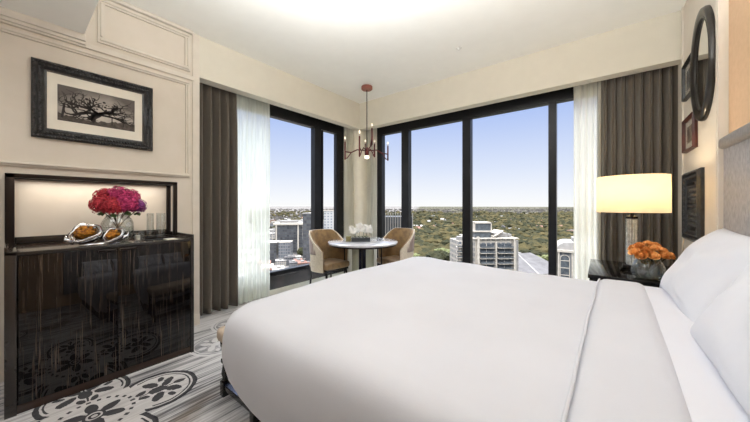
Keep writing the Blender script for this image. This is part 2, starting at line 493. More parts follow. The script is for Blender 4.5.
cb('top', 'gallery_wood', CX0, CX1-.02, CY0+.02, CY1-.015, CZ-.034, CZ-.022, bev=.002)
m = MB()   # raised gallery edge round the top
for a in ((CX0, CX1, CY1-.014, CY1, CZ-.02, CZ+.012), (CX0, CX1, CY0, CY0+.014, CZ-.02, CZ+.012), (CX0, CX0+.014, CY0, CY1, CZ-.02, CZ+.03), (CX1-.012, CX1, CY0, CY1, CZ-.035, CZ-.018)):
    m.box(a[0]-ox, a[1]-ox, a[2]-oy, a[3]-oy, a[4], a[5], bev=.002)
m.build('gallery_edge', 'cabinet_frame', cab, smooth=40)
cb('plinth', 'gallery_wood', CX0, CX1-.012, CY0+.045, CY1-t, 0, .05, bev=.002)
ysp = .465
d1 = cb('door', 'macassar', CX1-.022, CX1-.002, CY0+.05, ysp-.002, .055, CZ-.042, bev=.001)
d2 = cb('door', 'macassar', CX1-.022, CX1-.002, ysp+.002, CY1-t-.004, .055, CZ-.042, bev=.001)
m = MB(); m.box(CX1-.004-ox, CX1+.02-ox, ysp+.01-oy, ysp+.10-oy, CZ-.062, CZ-.048, bev=.003)
m.build('handle', 'dark_metal', d2, smooth=40)
m = MB(); m.box(CX1-.004-ox, CX1+.02-ox, ysp-.10-oy, ysp-.01-oy, CZ-.062, CZ-.048, bev=.003)
m.build('handle', 'dark_metal', d1, smooth=40)
# back frame standing on the cabinet top
HX1, HZ = -2.996, 1.41
fr = MB()
w = .028
for (x0, x1) in ((CX0, CX0+.026), (HX1-.026, HX1)):
    for (y0, y1) in ((CY0, CY0+.04), (CY1-.03, CY1)):
        fr.box(x0-ox, x1-ox, y0-oy, y1-oy, CZ-.02, HZ, bev=.002)
fr.box(CX0-ox, CX0+.026-ox, CY0-oy, CY1-oy, HZ-w, HZ, bev=.002)
fr.box(HX1-.026-ox, HX1-ox, CY0-oy, CY1-oy, HZ-w, HZ, bev=.002)
for y in (CY0, CY1-.03): fr.box(CX0-ox, HX1-ox, y-oy, y+.03-oy, HZ-w, HZ, bev=.002)
fr.build('display_frame', 'dark_metal', cab, smooth=40)

# ------------------------------------------------------------------ items on the cabinet
TZ = CZ-.022
def clear_vase(name, loc, prof, label, water_h, n=32):
    root = empty(name, loc, 0, label, 'vase')
    inner = [(max(r-.004, .002), z+.004) for r, z in prof]
    MB().lathe(prof + inner[::-1], n=n, caps=False).build('glass_body', 'vase_glass', root, smooth='all')
    wp = [(r, z) for r, z in inner if z < water_h]
    wp.append((wp[-1][0], water_h))
    MB().lathe(wp, n=n).build('water', 'water', root, smooth=50)
    return root
def hydr_bloom(m_, R, seed):
    rnd = random.Random(seed); b = MB()
    N = 170
    for i in range(N):
        zz = 1 - 1.75*(i+.5)/N; rr = math.sqrt(max(0, 1-zz*zz)); a = i*2.39996
        n = Vector((rr*math.cos(a), rr*math.sin(a), zz)).normalized()
        n = (n + Vector((rnd.gauss(0,.12), rnd.gauss(0,.12), rnd.gauss(0,.12)))).normalized()
        c = n*R*(rnd.uniform(.80, 1.08)); q = n.to_track_quat('Z', 'Y').to_matrix().to_4x4()
        M = Matrix.Translation(c) @ q @ Matrix.Rotation(rnd.uniform(0, PI), 4, 'Z')
        s = R*.20
        for k in range(4):
            ang = k*PI/2
            pts = []
            for (px, py, pz) in ((0,0,0), (.55,-.42,.10), (1,-.22,.02), (1.05,.22,.02), (.55,.42,.10)):
                x = px*math.cos(ang) - py*math.sin(ang); y = px*math.sin(ang) + py*math.cos(ang)
                pts.append(M @ Vector((x*s, y*s, pz*s*2)))
            b.poly(pts)
    b.ico((0,0,0), R*.66, 2)
    return b
def hydrangea(loc, target, m_, R, seed, label):
    root = empty('hydrangea', loc, 0, label, 'flower', 'hydrangeas in the round vase')
    hydr_bloom(m_, R, seed).build('bloom', m_, root, keep=True)
    d = Vector(target) - Vector(loc)
    MB().tube([(0,0,-R*.5), d*.45 + Vector((0,0,.01)), d], .0035, 7).build('stem', 'stem_brown', root, smooth=40)
    m = MB(); 
    for s in (-1, 1):
        m.poly([(0,0,-R*.75), (s*.03, .018, -R*1.0), (s*.07, 0, -R*1.25), (s*.03, -.018, -R*1.05)])
    m.build('leaf', 'leaf_green', root)
    return root
vx, vy = at(118, 1.99)
vx, vy = -2.86, .505
rb = .058
prof = [(.04, 0), (.06, .004), (.080, .025), (.092, .06), (.096, .10), (.093, .14), (.082, .17), (.068, .188), (.066, .20)]
clear_vase('vase', (vx, vy, TZ), prof, 'round clear glass vase of hydrangeas on the black cabinet', .11)
specs = [(-.0, -.115, .275, 'hyd_crimson', .058, 'dark crimson hydrangea bloom, lowest at the left of the cabinet bouquet'),
         (-.05, -.075, .345, 'hyd_crimson', .060, 'red hydrangea bloom at the upper left of the cabinet bouquet'),
         (.06, -.045, .265, 'hyd_crimson', .062, 'crimson hydrangea bloom at the front centre left of the bouquet'),
         (-.01, .01, .360, 'hyd_magenta', .064, 'magenta hydrangea bloom at the top centre of the bouquet'),
         (.07, .055, .285, 'hyd_magenta', .064, 'magenta hydrangea bloom at the front centre right of the bouquet'),
         (-.02, .095, .345, 'hyd_magenta', .060, 'magenta hydrangea bloom at the upper right of the bouquet'),
         (.02, .140, .265, 'hyd_purple', .054, 'purple hydrangea bloom at the lower right edge of the bouquet')]
for i, (dx, dy, dz, mm, R, lb) in enumerate(specs):
    dy *= .80; dz = .27 + (dz-.27)*.85; R *= 1.08
    hydrangea((vx+dx, vy+dy, TZ+dz), (vx - dx*.4, vy - dy*.45, TZ+.012), mm, R, i+1, lb)

# silver pod sculpture
def pod(root, c, R, tilt, yaw, sc):
    M = Matrix.Translation(c) @ Matrix.Rotation(yaw, 4, 'Z') @ Matrix.Rotation(tilt, 4, 'X')
    rows = []; n = 28
    for i in range(9):
        a = -PI/2 + i/8*(PI*.56)
        row = []
        for k in range(n):
            th = 2*PI*k/n
            rim = 1 + (.10*math.sin(3*th+yaw) + .07*math.sin(5*th))*max(0, (i-4)/4)
            r = math.cos(a)*R*rim
            row.append(M @ Vector((r*math.cos(th)*sc[0], r*math.sin(th)*sc[1], math.sin(a)*R*.85*rim)))
        rows.append(row)
    inner = [[p + (Vector(c) - p)*.20 for p in r] for r in rows[::-1]]
    b = MB(); b.grid(rows + inner, closed_u=True)
    o = b.build('silver_shell', 'silver', root, smooth='all')
    b = MB(); rnd = random.Random(int(R*9999))
    b.ico(M @ Vector((0,0,-.05*R)), R*.64, 3, (sc[0]*.85, sc[1]*.95, .55), .35, 2)
    for k in range(40):
        a = rnd.uniform(0, 2*PI); q = math.sqrt(rnd.random())*R*.50
        b.ico(M @ Vector((q*math.cos(a)*sc[0], q*math.sin(a)*sc[1], R*.34*(1-(q/R)**2))), R*rnd.uniform(.10,.16), 1)
    b.build('gold_lining', 'gold_texture', root, smooth='all')
sx_, sy_ = -2.73, .385
root = empty('pod_sculpture', (sx_, sy_, TZ), 0, 'silver sculpture of two open pods lined in textured gold, on the black cabinet', 'sculpture')
pod(root, (-.02, -.065, .085), .080, -.75, -2.2, (1.1, 1.0))
pod(root, (.045, .065, .066), .062, -.85, -2.4, (1.0, 1.0))
m = MB(); m.tube([(0,-.12,.03), (.01,-.16,.05), (-.01,-.155,.075)], [.02,.013,.004], 8)
m.tube([(0.02,.10,.03), (.0,.15,.05), (.0,.16,.08)], [.018,.012,.004], 8)
m.tube([(0.03,-.1,.006), (.05,0,.008), (.03,.1,.006)], [.010,.014,.010], 8)
m.build('silver_tips', 'silver', root, smooth='all')
# glasses on a tray
tray = empty('tray', (-2.86, .755, TZ), 0, 'small dark tray carrying glasses on the right of the black cabinet', 'tray')
m = MB(); m.box(-.075, .075, -.10, .10, 0, .008, bev=.002)
m.build('base', 'tray_dark', tray, smooth=40)
m = MB()
for a in ((-.075,.075,-.10,-.095),(-.075,.075,.095,.10),(-.075,-.07,-.095,.095),(.07,.075,-.095,.095)): m.box(a[0],a[1],a[2],a[3],.008,.02)
m.build('rim', 'dark_metal', tray)
def tumbler(loc, r, h, label, name='glass_cylinder'):
    p = [(r*.92, 0), (r, .003), (r, h)]; q = [(r-.003, h), (r-.003, .012), (.001, .012)]
    o = MB().lathe(p + q, n=24, caps=False).build(name, 'vase_glass', None, smooth=50)
    o.location = loc
    return o
tag(tumbler((-2.86, .705, TZ+.009), .024, .20, ''), 'tall thin clear glass cylinder on the tray, the nearer to the bouquet', 'glass')
tag(tumbler((-2.86, .775, TZ+.009), .032, .20, ''), 'wider tall clear glass cylinder on the tray, farther from the bouquet', 'glass')
tag(tumbler((-2.80, .625, TZ), .026, .075, '', 'glass_tumbler'), 'short clear glass tumbler between the vase and the tray', 'glass')
cd = empty('candle', (-2.75, .60, TZ), 0, 'small white candle in clear holder right beside the hydrangea vase', 'candle')
MB().lathe([(.020,0),(.022,.003),(.022,.065),(.0185,.065),(.0145,.012),(.001,.012)], n=20, caps=False).build('holder', 'vase_glass', cd, smooth=50)
MB().lathe([(.016,.013),(.016,.045),(.003,.037),(.001,.045)], n=16).build('wax', 'wax_white', cd, smooth=50)
b = MB(); b.box(-.05, .05, -.035, .035, 0, .006, bev=.001)
o = b.build('notepad', 'paper_white', None, smooth=40); o.location = (-2.71, .80, TZ); tag(o, 'white notepad lying on the right front of the black cabinet', 'notepad')

# ------------------------------------------------------------------ artwork on the left wall
def frame_mb(w, h, fw, d, slope=.35):
    """frame in local YZ plane facing +X; returns (frame)"""
    m = MB(); 
    prof = [(0, 0), (0, d*.55), (fw*.18, d), (fw*.42, d*.72), (fw*.62, d*.80), (fw*.85, d*.42), (fw, d*.38), (fw, 0)]
    rows = []
    for (a, x) in prof:
        y, z = w/2-a, h/2-a
        rows.append([(x,-y,-z), (x,y,-z), (x,y,z), (x,-y,z)])
    m.grid(rows, closed_u=True)
    return m
def beads(m, w, h, a, x, step, r):
    y, z = w/2-a, h/2-a
    def run(p, q):
        L = (Vector(q)-Vector(p)).length; n = max(2, int(L/step))
        for i in range(n):
            c = Vector(p).lerp(Vector(q), i/n); m.ico(c, r, 1, (.6,1,1))
    run((x,-y,-z),(x,y,-z)); run((x,y,-z),(x,y,z)); run((x,y,z),(x,-y,z)); run((x,-y,z),(x,-y,-z))
FW, FH = .705, .565
pic = empty('picture_frame', (XL+.002, .449, 1.974), 0, 'large ornate black framed photograph of a gnarled tree, above the cabinet', 'picture')
frame_mb(FW, FH, .075, .035).build('frame', 'frame_black', pic)
m = MB(); beads(m, FW, FH, .014, .035, .016, .008); beads(m, FW, FH, .040, .030, .018, .009)
m.build('carved_beading', 'frame_edge', pic, smooth='all')
MB().box(.006, .010, -FW/2+.07, FW/2-.07, -FH/2+.07, FH/2-.07).build('mat_board', 'mat_board', pic)
AW, AH = .345, .205; K_ = 1.31
MB().box(.0102, .0108, -AW/2*K_, AW/2*K_, -AH/2*K_, AH/2*K_).build('print', 'art_sky', pic)
# tree silhouette: raised by hairs over the print
m = MB(); rnd = random.Random(11)
def flat_branch(pts, ws, x=.0112):
    L, R_ = [], []
    for i, p in enumerate(pts):
        a = pts[max(i-1,0)]; b = pts[min(i+1,len(pts)-1)]
        d = Vector((b[0]-a[0], b[1]-a[1])); d = d.normalized() if d.length else Vector((1,0)); nn = Vector((-d.y, d.x))
        L.append((x, p[0]+nn.x*ws[i], p[1]+nn.y*ws[i])); R_.append((x, p[0]-nn.x*ws[i], p[1]-nn.y*ws[i]))
    m.grid([L, R_])
def grow(p, ang, L, w, depth):
    n = 6; pts = [p]; ws = [w]; q = p; a = ang
    for i in range(n):
        a += rnd.uniform(-.5, .5); q = (q[0]+math.cos(a)*L/n, q[1]+math.sin(a)*L/n)
        q = (max(-AW/2+.006, min(AW/2-.006, q[0])), max(-AH/2+.03, min(AH/2-.012, q[1])))
        pts.append(q); ws.append(w*(1-.6*(i+1)/n))
    flat_branch(pts, ws)
    if depth: 
        for k in range(4):
            j = rnd.randint(2, n); grow(pts[j], ang + rnd.choice((-1,1))*rnd.uniform(.4, 1.3), L*rnd.uniform(.45,.7), ws[j]*.9, depth-1)
b0 = (-.015, -.055)
flat_branch([(-.04,-.075), (-.022,-.05), (.0,-.035), (.012,-.02)], [.022,.015,.012,.010])
for (an, L, w) in ((2.6,.14,.008), (3.0,.15,.009), (2.1,.10,.007), (1.2,.08,.007), (.5,.13,.008), (.1,.17,.006), (3.5,.10,.006)):
    grow((.0,-.03), an, L, w, 2)
for k in range(60):   # leaf tufts
    c = (rnd.uniform(-.14,.11), rnd.uniform(-.04,.06)); s = rnd.uniform(.003,.008)
    m.poly([(.0114, c[0]+s*math.cos(j*PI/3+rnd.uniform(-.3,.3)), c[1]+s*.8*math.sin(j*PI/3)) for j in range(6)])
for y in (-.155, .06, .115): flat_branch([(y,-.085),(y+(.01 if y<0 else 0),-.0 if y<0 else -.03)], [.005,.005] if y < 0 else [.0025,.0025])
flat_branch([(-.02,-.035),(.17,-.045)], [.0012,.0012]); flat_branch([(.02,-.02),(.17,-.012)], [.001,.001])
m.build('tree_image', 'art_tree', pic, keep=True).scale = (1, K_, K_)
m = MB(); pts = []
for k in range(41):
    y = -AW/2 + AW*k/40; pts.append((.01115, y, -.062 - .012*math.sin(k*.12) + rnd.uniform(-.006,.006) - .02*k/40*.3))
m.poly([(.01115,-AW/2,-AH/2)] + [(.01115, AW/2, -AH/2)] + pts[::-1]); m.build('field_image', 'art_field', pic, keep=True).scale = (1, K_, K_)

# ------------------------------------------------------------------ right wall: pictures and mirror
def wall_picture(yc, zc, w, h, fw, m_, art, label, beaded=False, d=.03):
    o = empty('picture_frame', (XR-.001, yc, zc), PI, label, 'picture')
    frame_mb(w, h, fw, d).build('frame', m_, o)
    if beaded:
        m = MB(); beads(m, w, h, fw*.25, d*.9, .018, .009); beads(m, w, h, fw*.6, d*.75, .018, .009); m.build('carved_beading', 'frame_edge', o, smooth='all')
    MB().box(.006, .009, -w/2+fw*.9, w/2-fw*.9, -h/2+fw*.9, h/2-fw*.9).build('mat_board', 'frame_black' if beaded else 'mat_board', o)
    if beaded:
        m = MB(); q = 0
        for i in range(9):
            for j in range(9):
                m.ico((.013, -.13+.0325*i + (.008 if j % 2 else 0), -.15+.0375*j), .011, 1, (.5,1,1.2))
        m.build('fretwork', 'frame_edge', o, smooth='all')
    k = .045 if min(w,h) > .25 else .03
    MB().box(.0092, .010, -w/2+fw+k, w/2-fw-k, -h/2+fw+k, h/2-fw-k).build('print', art, o)
    MB().box(.0105, .0115, -w/2+fw*.95, w/2-fw*.95, -h/2+fw*.95, h/2-fw*.95).build('glass', 'picture_glass', o)
    return o
wall_picture(3.34, 2.215, .32, .29, .02, 'frame_black', 'photo_grey', 'slim black framed picture on the right wall, topmost, behind the round mirror')
wall_picture(3.32, 1.77, .35, .27, .025, 'frame_brown', 'photo_warm', 'reddish brown framed picture on the right wall below the round mirror')
wall_picture(3.22, 1.195, .50, .54, .085, 'frame_black', 'photo_grey', 'ornate black carved picture frame lowest on the right wall beside the curtain', True, .035)
mir = empty('mirror', (XR-.001, 2.95, 2.17), PI, 'round mirror in a broad dark frame hung high on the right wall', 'mirror')
Mx = Matrix.Rotation(PI/2, 4, 'Y')
MB().lathe([(.385,0),(.387,.012),(.378,.030),(.365,.034),(.345,.030),(.315,.020),(.305,.016),(.305,.0)], n=72, M=Mx, sy=.64, caps=False).build('frame', 'mirror_frame', mir, smooth='all')
MB().lathe([(.306,.010),(.306,.014)], n=72, M=Mx, sy=.64).build('mirror_glass', 'mirror_glass', mir, smooth=40)
MB().lathe([(.325,.025),(.318,.028),(.311,.020)], n=72, M=Mx, sy=.64, caps=False).build('inner_rim', 'dark_metal', mir, smooth='all')

# ------------------------------------------------------------------ bed
bed = empty('bed', (-.45, 1.60, 0), 0, 'large bed dressed in white linen filling the right foreground', 'bed')
bx, by = bed.location.x, bed.location.y
def bl(x, y, z): return (x-bx, y-by, z)
BX0, BX1, BY0, BY1 = -1.50, .50, .62, 2.56
def rring(ins, z, rad, n=16, x1=None, wav=0, bx0=BX0, by0=BY0, by1=BY1, ext=0):
    x0, x1 = bx0+ins, (x1 if x1 is not None else BX1)
    y0, y1 = by0+ins, by1-ins
    r = max(.01, min(rad, (y1-y0)/2-.01, (x1-x0)/2-.01)); pts = []
    def arc(cx, cy, a0):
        for k in range(n+1):
            a = a0 + k/n*PI/2; pts.append((cx+r*math.cos(a), cy+r*math.sin(a)))
    def seg(p, q, m_):
        for k in range(1, m_): pts.append((p[0]+(q[0]-p[0])*k/m_, p[1]+(q[1]-p[1])*k/m_))
    seg((x1, y1), (x0+r, y1), 30) if False else None
    pts.append((x1, y1))
    seg((x1, y1), (x0+r, y1), 36)
    arc(x0+r, y1-r, PI/2)
    seg((x0, y1-r), (x0, y0+r), 30)
    arc(x0+r, y0+r, PI)
    seg((x0+r, y0), (x1, y0), 36)
    pts.append((x1, y0))
    return [(x, y, z) for x, y in pts]
def topz(x, y):
    """upper surface of duvet: crown with soft puckers"""
    e = min(x-BX0, y-BY0, BY1-y)
    return 0
rings = []
prof = [(.17,.10,.10), (.135,.16,.11), (.095,.22,.12), (.055,.29,.13), (.022,.37,.13), (.004,.45,.13), (0,.53,.13), (.003,.60,.13), (.011,.65,.13), (.027,.690,.13),
        (.052,.716,.14), (.095,.733,.17), (.17,.742,.22), (.28,.746,.24), (.40,.748,.26), (.54,.750,.26), (.70,.752,.2), (.82,.752,.12), (.90,.752,.05), (.955,.752,.01)]
def wr(p, k):
    x, y, z = p
    s = max(0, (.6-z)/.5)
    d = noise.noise(Vector((x*2.2, y*2.2, z*1.2)))*.016 + noise.noise(Vector((x*6, y*6, z*2)))*.006
    # gentle pleats on hanging part
    if z > .5: z += .024*min(1, max(0, (-.55-x)/.8))*min(1, .35 + max(0, y-.6)*1.6)*(1.15 - .4*max(0, y-1.2))*min(1, (z-.5)/.12)
    return (x + d*(.5+s), y + d*(.5+s) , z + (noise.noise(Vector((x*1.6+3, y*1.9, 0)))*.012 + noise.noise(Vector((x*3.2, y*2.2, 5)))*(.014 if x < -.25 else .006))*(1 if z > .6 else .2))
rows = []
for ins, z, rad in prof: rows.append([bl(*wr(p, 0)) for p in rring(ins, z-.045 if z > .5 else z, rad)])
m = MB(); V = m.grid(rows)
mid = V[-1]; 
try: m.bm.faces.new(mid)
except Exception: pass
duvet = m.build('duvet', 'bed_linen', bed, smooth='all')
# mattress and base
m = MB(); m.box(-1.36-bx, .50-bx, .76-by, 2.42-by, .28, .60, bev=.05); m.build('mattress', 'bed_linen', bed, smooth='all')
m = MB(); m.box(-1.33-bx, .50-bx, .78-by, 2.40-by, .0, .28, bev=.01); m.build('bed_base', 'valance_brown', bed, smooth=40)
# turned-down sheet band across the bed
def band(name, x0, x1, lift, m_, ya=BY0+.0, yb=BY1-.0, edge=.012, skew=0.0, parent=bed, taper=None):
    rows = []
    ny = 60
    path = []
    for (ins, z, rad) in prof[5:]: path.append((BY0+ins, z-.045 if z > .5 else z))
    full = path + [(BY0+BY1-a, z) for a, z in path[::-1]]
    nx = 14
    for i, (y, z) in enumerate(full):
        row = []
        for k in range(nx+1):
            u = k/nx; x = x0 + (x1-x0)*u + skew*(y-1.6)
            cy = (y-1.6)*(1 + lift*.02) + 1.6
            nz = (noise.noise(Vector((x*3, y*2.4, 9)))*.006 + noise.noise(Vector((x*1.6+3, y*1.9, 0)))*.012)
            edgeup = math.sin(min(1, u*5)*PI/2)*lift if True else lift
            tailu = math.sin(min(1, (1-u)*5)*PI/2)
            row.append(bl(x, cy, z + edgeup*tailu + nz - (.0 if 0<k<nx else .012)))
        rows.append(row)
    b = MB(); b.grid(rows)
    o = b.build(name, m_, parent, smooth='all')
    s = o.modifiers.new('t', 'SOLIDIFY'); s.thickness = .006; s.offset = -1
    return o
band('folded_sheet', -.045, .20, .026, 'bed_linen', skew=.035)
band('flat_sheet', .12, .56, .010, 'pillow_cotton', skew=0)
m = MB()
pts = [(BY0+i_, z-.045+.022) for i_, z, r_ in prof[7:]]
full = pts + [(BY0+BY1-a, z) for a, z in pts[::-1]]
m.tube([bl(-.035 + .035*(y-1.6) + .006*noise.noise(Vector((0,y*3,0))), y, z + noise.noise(Vector((-.1*1.6+3, y*1.9, 0)))*.012) for y, z in full], .005, 8)
m.build('sheet_hem_roll', 'bed_linen', bed, smooth='all')
# headboard
hb = MB(); hb.box(.565-bx, .600-bx, .30-by, 2.575-by, .30, 1.545, bev=.012)
hb.build('headboard', 'headboard_leather', bed, smooth=40)
hb = MB(); hb.box(.545-bx, .600-bx,   .29-by, 2.58-by, 1.525, 1.595, bev=.02)
hb.build('headboard_roll', 'headboard_roll', bed, smooth='all')

# ------------------------------------------------------------------ pillows
def pillow(loc, rot, w, h, t, label, seed):
    nu, nv = 30, 22
    m = MB()
    def side(s):
        rows = []
        for j in range(nv+1):
            v = -1 + 2*j/nv; row = []
            for i in range(nu+1):
                u = -1 + 2*i/nu
                pin = 1 - .07*(1-abs(u)**2)*0 
                x = u*w/2*(1 - .06*(1-v*v)*0 + .05*(abs(u*v))**3 - .05*(1-abs(v))*abs(u)**4)
                y = v*h/2*(1 + .05*(abs(u*v))**3 - .05*(1-abs(u))*abs(v)**4)
                k = max(0, (1-abs(u)**2.6))*max(0, (1-abs(v)**2.6))
                z = s*t/2*(k**.48)
                q = Vector((u*2+seed, v*2, s*2))
                z += s*k*(noise.noise(q)*.024 + noise.noise(Vector((u*5+seed, v*2.2, s*2)))*.010)
                # creases fanning out of corners
                row.append((x, y, z))
            rows.append(row)
        return rows
    m.grid(side(1)); m.grid(side(-1)[::-1])
    bmesh.ops.remove_doubles(m.bm, verts=m.bm.verts[:], dist=1e-5)
    o = m.build('pillow', 'pillow_cotton', None, smooth='all')
    o.location = loc; o.rotation_euler = rot
    return tag(o, label, 'pillow', None)
# local x = along bed width, local y = up the lean
def lean(yc, xb, zb, ang, yaw, w, h, t, label, seed):
    # bottom edge rests at (xb, yc, zb); leans towards +X by ang from vertical
    M = Matrix.Rotation(yaw, 4, 'Z') @ Matrix(((0, math.sin(ang), -math.cos(ang), 0), (-1, 0, 0, 0), (0, math.cos(ang), math.sin(ang), 0), (0,0,0,1)))
    c = Vector((xb, yc, zb)) + (M @ Vector((0, h/2, 0)))
    o = pillow(c, (0,0,0), w, h, t, label, seed)
    o.rotation_euler = M.to_euler()
    return o
lean(2.13, .305, .685, math.radians(34), 0.0, .84, .455, .18, 'white pillow leaning on the headboard on the window side of the bed', 3)
lean(1.23, .285, .685, math.radians(33), 0.0, .86, .47, .20, 'white pillow leaning on the headboard nearest the viewer, cut by the photo edge', 8)

# ------------------------------------------------------------------ bench at the foot of the bed
bn = empty('bench', (-1.69, 1.60, 0), 0, 'cream upholstered bench on turned black legs at the foot of the bed', 'bench')
L0, L1 = -.80, .80
m = MB(); m.box(-.215, .215, L0, L1, .345, .435, bev=.03); m.build('seat_cushion', 'bench_fabric', bn, smooth='all')
m = MB(); m.box(-.195, .195, L0+.02, L1-.02, .31, .35, bev=.004); m.build('apron', 'ebony', bn, smooth=40)
for sx in (-1, 1):
    for sy in (-1, 1):
        c = (sx*.18, sy*.755, 0)
        m = MB(); m.lathe([(.016,.09),(.02,.10),(.015,.115),(.022,.14),(.017,.17),(.013,.20),(.024,.215),(.024,.23),(.013,.24),(.017,.27),(.02,.30),(.02,.32)], c, 18)
        m.box(c[0]-.022, c[0]+.022, c[1]-.022, c[1]+.022, .0, .092, bev=.003)
        m.build('leg', 'ebony', bn, smooth=35)
for sy in (-1, 1):
    m = MB(); m.box(-.16, .16, sy*.755-.017, sy*.755+.017, .045, .075, bev=.002); s = m.build('stretcher', 'ebony', bn, smooth=40)
    m = MB(); m.box(-.155, .155, sy*.755-.013, sy*.755+.013, .075, .079); m.build('stretcher_reflection', 'bluish_reflection', s)  # thin strip painting the bluish reflection on the stretcher top
for sx in (-1, 1):
    m = MB(); m.box(sx*.18-.012, sx*.18+.012, -.735, .735, .045, .075, bev=.002); m.build('stretcher', 'ebony', bn, smooth=40)

# ------------------------------------------------------------------ nightstand, lamp and roses
NZ = .70
ns = empty('nightstand', (.23, 2.96, 0), 0, 'glossy black nightstand between the bed and the brown curtain', 'nightstand')
m = MB(); m.box(-.30, .335, -.355, .40, NZ-.03, NZ, bev=.004); m.build('top', 'gloss_black', ns, smooth=40)
m = MB(); m.box(-.28, .33, -.335, .38, .12, NZ-.03, bev=.003); m.build('body', 'gloss_black', ns, smooth=40)
for z0, z1 in ((.13,.39), (.40,.66)):
    m = MB(); m.box(-.292, -.28, -.33, .375, z0, z1, bev=.002); d = m.build('drawer', 'macassar', ns, smooth=40)
    m = MB(); m.tube([(-.30,-.06,(z0+z1)/2), (-.30,.08,(z0+z1)/2)], .006); m.build('handle', 'dark_metal', d, smooth=40)
for sx, sy in ((-.25,-.31),(-.25,.35),(.30,-.31),(.30,.35)):
    m = MB(); m.box(sx-.02, sx+.02, sy-.02, sy+.02, 0, .12, bev=.002); m.build('leg', 'ebony', ns, smooth=40)
LXY = (.192, 2.95)
lp = empty('table_lamp', (LXY[0], LXY[1], NZ), 0, 'bedside lamp with cream drum shade on a ribbed glass column', 'lamp')
m = MB(); m.box(-.07, .07, -.07, .07, 0, .022, bev=.002); m.build('base', 'crystal', lp, smooth=40)
m = MB(); m.box(-.055, .055, -.055, .055, .0225, .046, bev=.002); m.build('plinth', 'lamp_metal', lp, smooth=40)
rows = []
for z in (.047, .40):
    row = []
    for k in range(72):
        a = 2*PI*k/72; r = .034 + .004*abs(math.sin(a*9)); row.append((r*math.cos(a), r*math.sin(a), z))
    rows.append(row)
m = MB(); V = m.grid(rows, closed_u=True); m.cap(V[0]); m.cap(V[1]); m.build('glass_column', 'vase_glass', lp, smooth=50)
m = MB()
for k in range(10):
    a = 2*PI*k/10; m.tube([(.026*math.cos(a), .026*math.sin(a), .048), (.026*math.cos(a), .026*math.sin(a), .40)], .006, 8)
m.build('glass_rods', 'flute_glass', lp, smooth=50)
m = MB(); m.lathe([(.036,.40),(.036,.418),(.012,.424),(.010,.50),(.016,.50),(.016,.56)], n=20); m.build('neck', 'lamp_metal', lp, smooth=40)
SH0, SH1, SR = .448, .722, .212
m = MB(); m.lathe([(SR+.002, SH0), (SR+.000, SH1)], n=64, caps=False); sh = m.build('lamp_shade', 'lamp_shade_glow', lp, smooth='all')
s = sh.modifiers.new('t', 'SOLIDIFY'); s.thickness = .002
m = MB()
for k in range(3):
    a = k*2*PI/3; m.tube([(.012*math.cos(a), .012*math.sin(a), .545), (SR*math.cos(a)*.99, SR*math.sin(a)*.99, SH1-.02)], .002, 6)
m.build('shade_fitter', 'lamp_metal', lp)
m = MB(); m.ico((0,0,.60), .03, 2); m.build('bulb', 'bulb_glow', lp, smooth='all')

rv = (.255, 2.665, NZ)
prof2 = [(.045, 0), (.06, .003), (.078, .02), (.086, .055), (.084, .09), (.074, .118), (.060, .136), (.060, .145)]
clear_vase('vase', rv, prof2, 'small round clear glass vase of orange roses on the nightstand', .09)
def rose_mb(R, seed):
    rnd = random.Random(seed); b = MB()
    layers = [(3, .30, .95, .08), (4, .52, .88, .25), (5, .78, .72, .5), (6, 1.0, .52, .95)]
    b.ico((0,0,R*.25), R*.42, 2, (1,1,1.25))
    for (n, rr, top, flare) in layers:
        for k in range(n):
            a0 = 2*PI*k/n + rnd.uniform(-.2,.2) + rr*2; wdt = 2*PI/n*.72
            rows = []
            for i in range(5):
                v = i/4; row = []
                for j in range(6):
                    u = -1+2*j/5; a = a0 + u*wdt*(.55+.45*math.sin(v*PI*.75))
                    r = R*rr*(.35 + .65*math.sin(v*PI/2)) + R*flare*.22*v**3
                    z = R*(-.45 + v*(top+.45)) - R*.16*flare*v**3 - R*.12*u*u*v
                    row.append((r*math.cos(a), r*math.sin(a), z))
                rows.append(row)
            b.grid(rows)
    return b
rproto = {}
def rose(loc, target, m_, R, seed, label):
    root = empty('rose', loc, 0, label, 'flower', 'orange roses in the nightstand vase')
    key = (m_, seed % 3)
    if key not in rproto:
        o = rose_mb(1.0, seed % 3 + 1).build('bloom', m_, None, smooth='all', keep=True); rproto[key] = o
    else:
        o = rproto[key].copy(); COL.objects.link(o)
    o.parent = root; o.scale = (R, R, R)
    n = (Vector(loc) - Vector((rv[0], rv[1], NZ+.08))).normalized()
    o.rotation_euler = n.to_track_quat('Z', 'Y').to_euler()
    d = Vector(target) - Vector(loc)
    MB().tube([-n*R*.3, -n*R*.3*.2 + d*.5, d], .0022, 6).build('stem', 'stem_green', root, smooth=40)
    m = MB(); q = -n*R*.5
    m.poly([q, q + Vector((.012,.008,-.01)), q + Vector((.03,0,-.02)), q + Vector((.012,-.008,-.012))])
    m.build('leaf', 'leaf_green', root)
